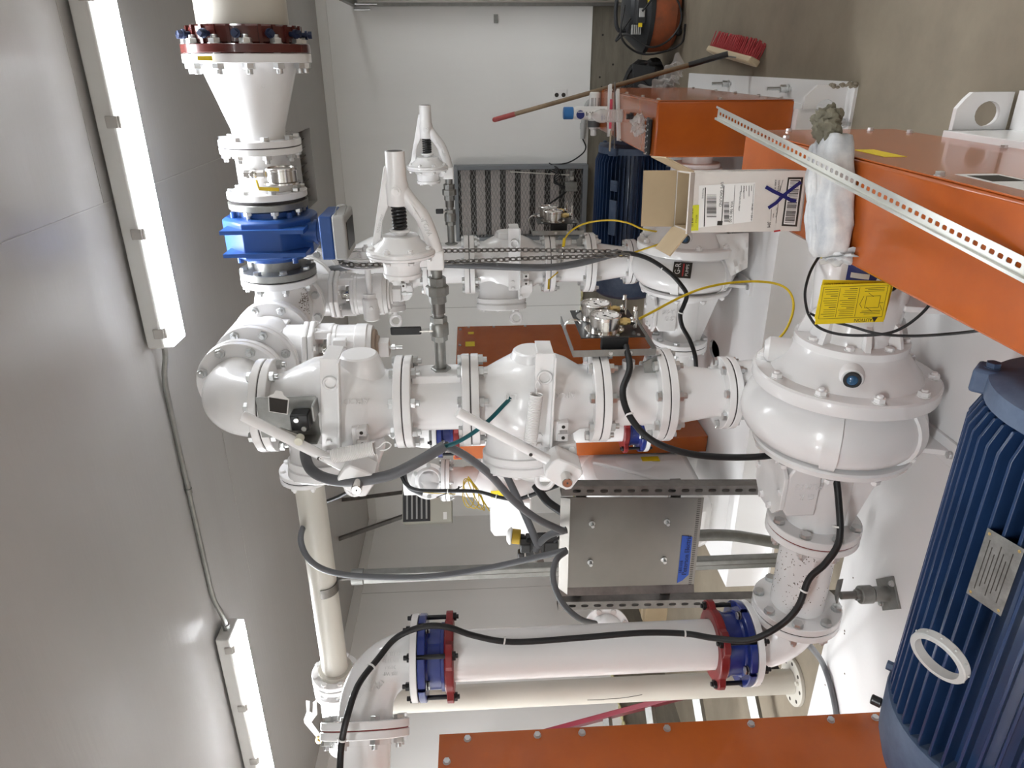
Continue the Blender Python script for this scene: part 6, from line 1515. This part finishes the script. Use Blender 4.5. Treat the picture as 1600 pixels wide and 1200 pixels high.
b = MB().holed(o, sx_, sy_, cells, .0012)
for s_ in (-1, 1):
    b.prism([(s_ * .0125, 0), (s_ * .0137, 0), (s_ * .0137, .0075), (s_ * .0125, .0075)], o, sy_, sz_, sx_ * Lr)
    b.prism([(s_ * .0125, .0064), (s_ * .0178, .0064), (s_ * .0178, .0076), (s_ * .0125, .0076)], o, sy_, sz_, sx_ * Lr)
part(rl, 'rail', b, ALU)
# ------------------------------------------------------------------ things on the farther guard
GT = .755
wb = thing('water_bottle', PX(973, 181, Z=GT), 'clear ridged plastic water bottle standing on the farther orange guard', 'bottle')
c = PX(973, 181, Z=GT)
pr = [(0, .026), (.004, .030)]
for k in range(10): pr += [(.010 + k * .0075, .0305), (.0137 + k * .0075, .0285)]
pr += [(.088, .031), (.112, .031), (.130, .026), (.146, .014), (.150, .013), (.158, .013)]
part(wb, 'body', MB().lathe(c, ZA, pr, 28), CLEAR)
part(wb, 'label', MB().ring(c + V((0, 0, .089)), ZA, .022, .0316, .0311, 28), CLEAR, 'printed clear label')
part(wb, 'label_print', MB().text('WATER', c + V((-.004, -.0325, .106)), (.98, .2, 0), ZA, .009, .0003).text('16.9 OZ', c + V((-.004, -.0325, .096)), (.98, .2, 0), ZA, .006, .0003), LBLUE)
part(wb, 'cap', MB().cyl(c + V((0, 0, .156)), ZA, .012, .0145, 24, ch=.002), LABELW)
c = PX(945, 184, Z=GT); c = V((4.375, -2.62, GT))
sc_ = thing('spray_can', c, 'blue-capped white spray can standing behind the water bottle', 'spray can')
part(sc_, 'body', MB().lathe(c, ZA, [(0, .030), (.004, .033), (.17, .033), (.185, .028), (.19, .027)], 32), LABELW)
part(sc_, 'cap', MB().cyl(c + V((0, 0, .19)), ZA, .052, .0315, 32, ch=.003), mat('cap_blue', (.035, .19, .50), .4), 'blue cap')
part(sc_, 'logo', MB().prism([(.03 * math.cos(a) * .75, .022 * math.sin(a)) for a in [i * PI / 8 for i in range(16)]], c + V((-.006, -.0335, .155)), (.97, .2, 0), ZA, (0, -.0012, 0)), LBLUE)
b = MB()
for k, zz in enumerate((.122, .115, .104, .097, .09)): b.beam(c + V((-.012, -.0338, zz)), c + V((.008 - .006 * (k % 2), -.0338, zz)), .004, .0006, YA)
part(sc_, 'print', b, INK); part(sc_, 'red_mark', MB().box(c + V((-.008, -.0338, .075)), (.02, .0008, .012)), LRED)
c = V((4.47, -2.36, GT + .033))
lc = thing('lying_can', c, 'white spray can with a grey collar lying at the far end of the guard', 'spray can')
part(lc, 'body', MB().lathe(c, (-1, 0, 0), [(0, .028), (.004, .032), (.15, .032), (.155, .030)], 30), LABELW)
part(lc, 'collar', MB().cyl(c - XA * .152, (-1, 0, 0), .035, .034, 30), mat('collar_grey', (.09, .088, .09), .5), 'dark grey collar')
part(lc, 'nozzle', MB().lathe(c - XA * .187, (-1, 0, 0), [(0, .026), (.01, .026), (.014, .018), (.045, .017), (.048, .012)], 24), LABELW)
b = MB()
for k in range(7): b.beam(c + V((-.03, -.0325 + .002 * abs(k - 3), .022 - .007 * k)), c + V((-.09 - .02 * (k % 2), -.0325 + .002 * abs(k - 3), .022 - .007 * k)), .0026, .0006, YA)
part(lc, 'print', b, INK)
def strip(name, px0, px1, w, t, z, m, label, cat, lift=0):
    a, b_ = PX(*px0, Z=z), PX(*px1, Z=z); x = (b_ - a).normalized(); y = ZA.cross(x)
    return solo(name, MB().box((a + b_) / 2 + ZA * t / 2, ((b_ - a).length, w, t), (x, y, ZA)), m, label, cat, bevel=.001)
strip('foam_board', (955, 132, ), (953, 213), .055, .012, GT + .0005, LABELW, 'white foam strip lying across the farther guard, next to the lying can', 'board')
strip('foam_board', (967, 141), (969, 218), .04, .014, GT + .0005, LABELW, 'bent white foam strip lying across the farther guard, next to the water bottle', 'board')
strip('pink_marker', (957, 155), (955, 201), .014, .012, GT + .0135, PINK, 'pink plastic marker lying on a white foam strip', 'marker')
strip('paint_stick', (955, 205), (953, 236), .03, .004, GT + .006, WOODL, 'pale wooden stick sticking out over the edge of the farther guard', 'stick')
strip('dark_strip', (962, 128), (961, 232), .012, .006, GT + .0005, STRUT, 'dark metal strip between the two white foam strips', 'strip')
w = V(PX(1000, 195, Z=GT + .02)); wad = superbox(w + V((0, .0, .008)), (.042, .05, .026), (XA, YA, ZA), 2.2, 30, 18, wob=.006, seed=3)
random.seed(5); wad.map(lambda p: p + V((random.uniform(-.004, .004), random.uniform(-.004, .004), random.uniform(-.003, .003))))
solo('plastic_wad', wad, FILM, 'crumpled clear plastic bag lying on the farther guard near its front edge', 'plastic bag')
sp_ = thing('studded_strip', PX(1014, 210, Z=GT), 'black rubber strip with pale studs hanging over the left edge of the farther guard', 'strip')
a, b_ = PX(1018, 185, Z=GT + .004), PX(1014, 240, Z=GT - .0)
x = (b_ - a).normalized(); y = ZA.cross(x)
part(sp_, 'strip', MB().box((a + b_) / 2 + ZA * .008, ((b_ - a).length, .055, .014), (x, y, ZA)), BLACK, bevel=.004)
for k in range(6):
    for s_ in (-1, 1): part(sp_, 'stud', MB().ell(a.lerp(b_, .1 + .16 * k + .04 * s_) + y * .014 * s_ + ZA * .0155, (.0035, .0035, .002), 10, 6), ZINC)
kn = solo('loose_bolt', MB().cyl(PX(989, 182, Z=GT), ZA, .03, .012, 6).cyl(PX(989, 182, Z=GT), ZA, .012, .018, 20), BLKP, 'small black bolt head standing on the farther guard', 'bolt')
pp = thing('paper_sheet', PX(1150, 400, D=3.2), 'crumpled white paper tag hanging on the foot of the farther pump', 'paper')
part(pp, 'sheet', crumple([PX(1118, 366, D=3.25), PX(1170, 364, D=3.2), PX(1168, 418, D=3.2), PX(1142, 432, D=3.25)], 12, 12, .006, 9), LABELW, recalc=False)
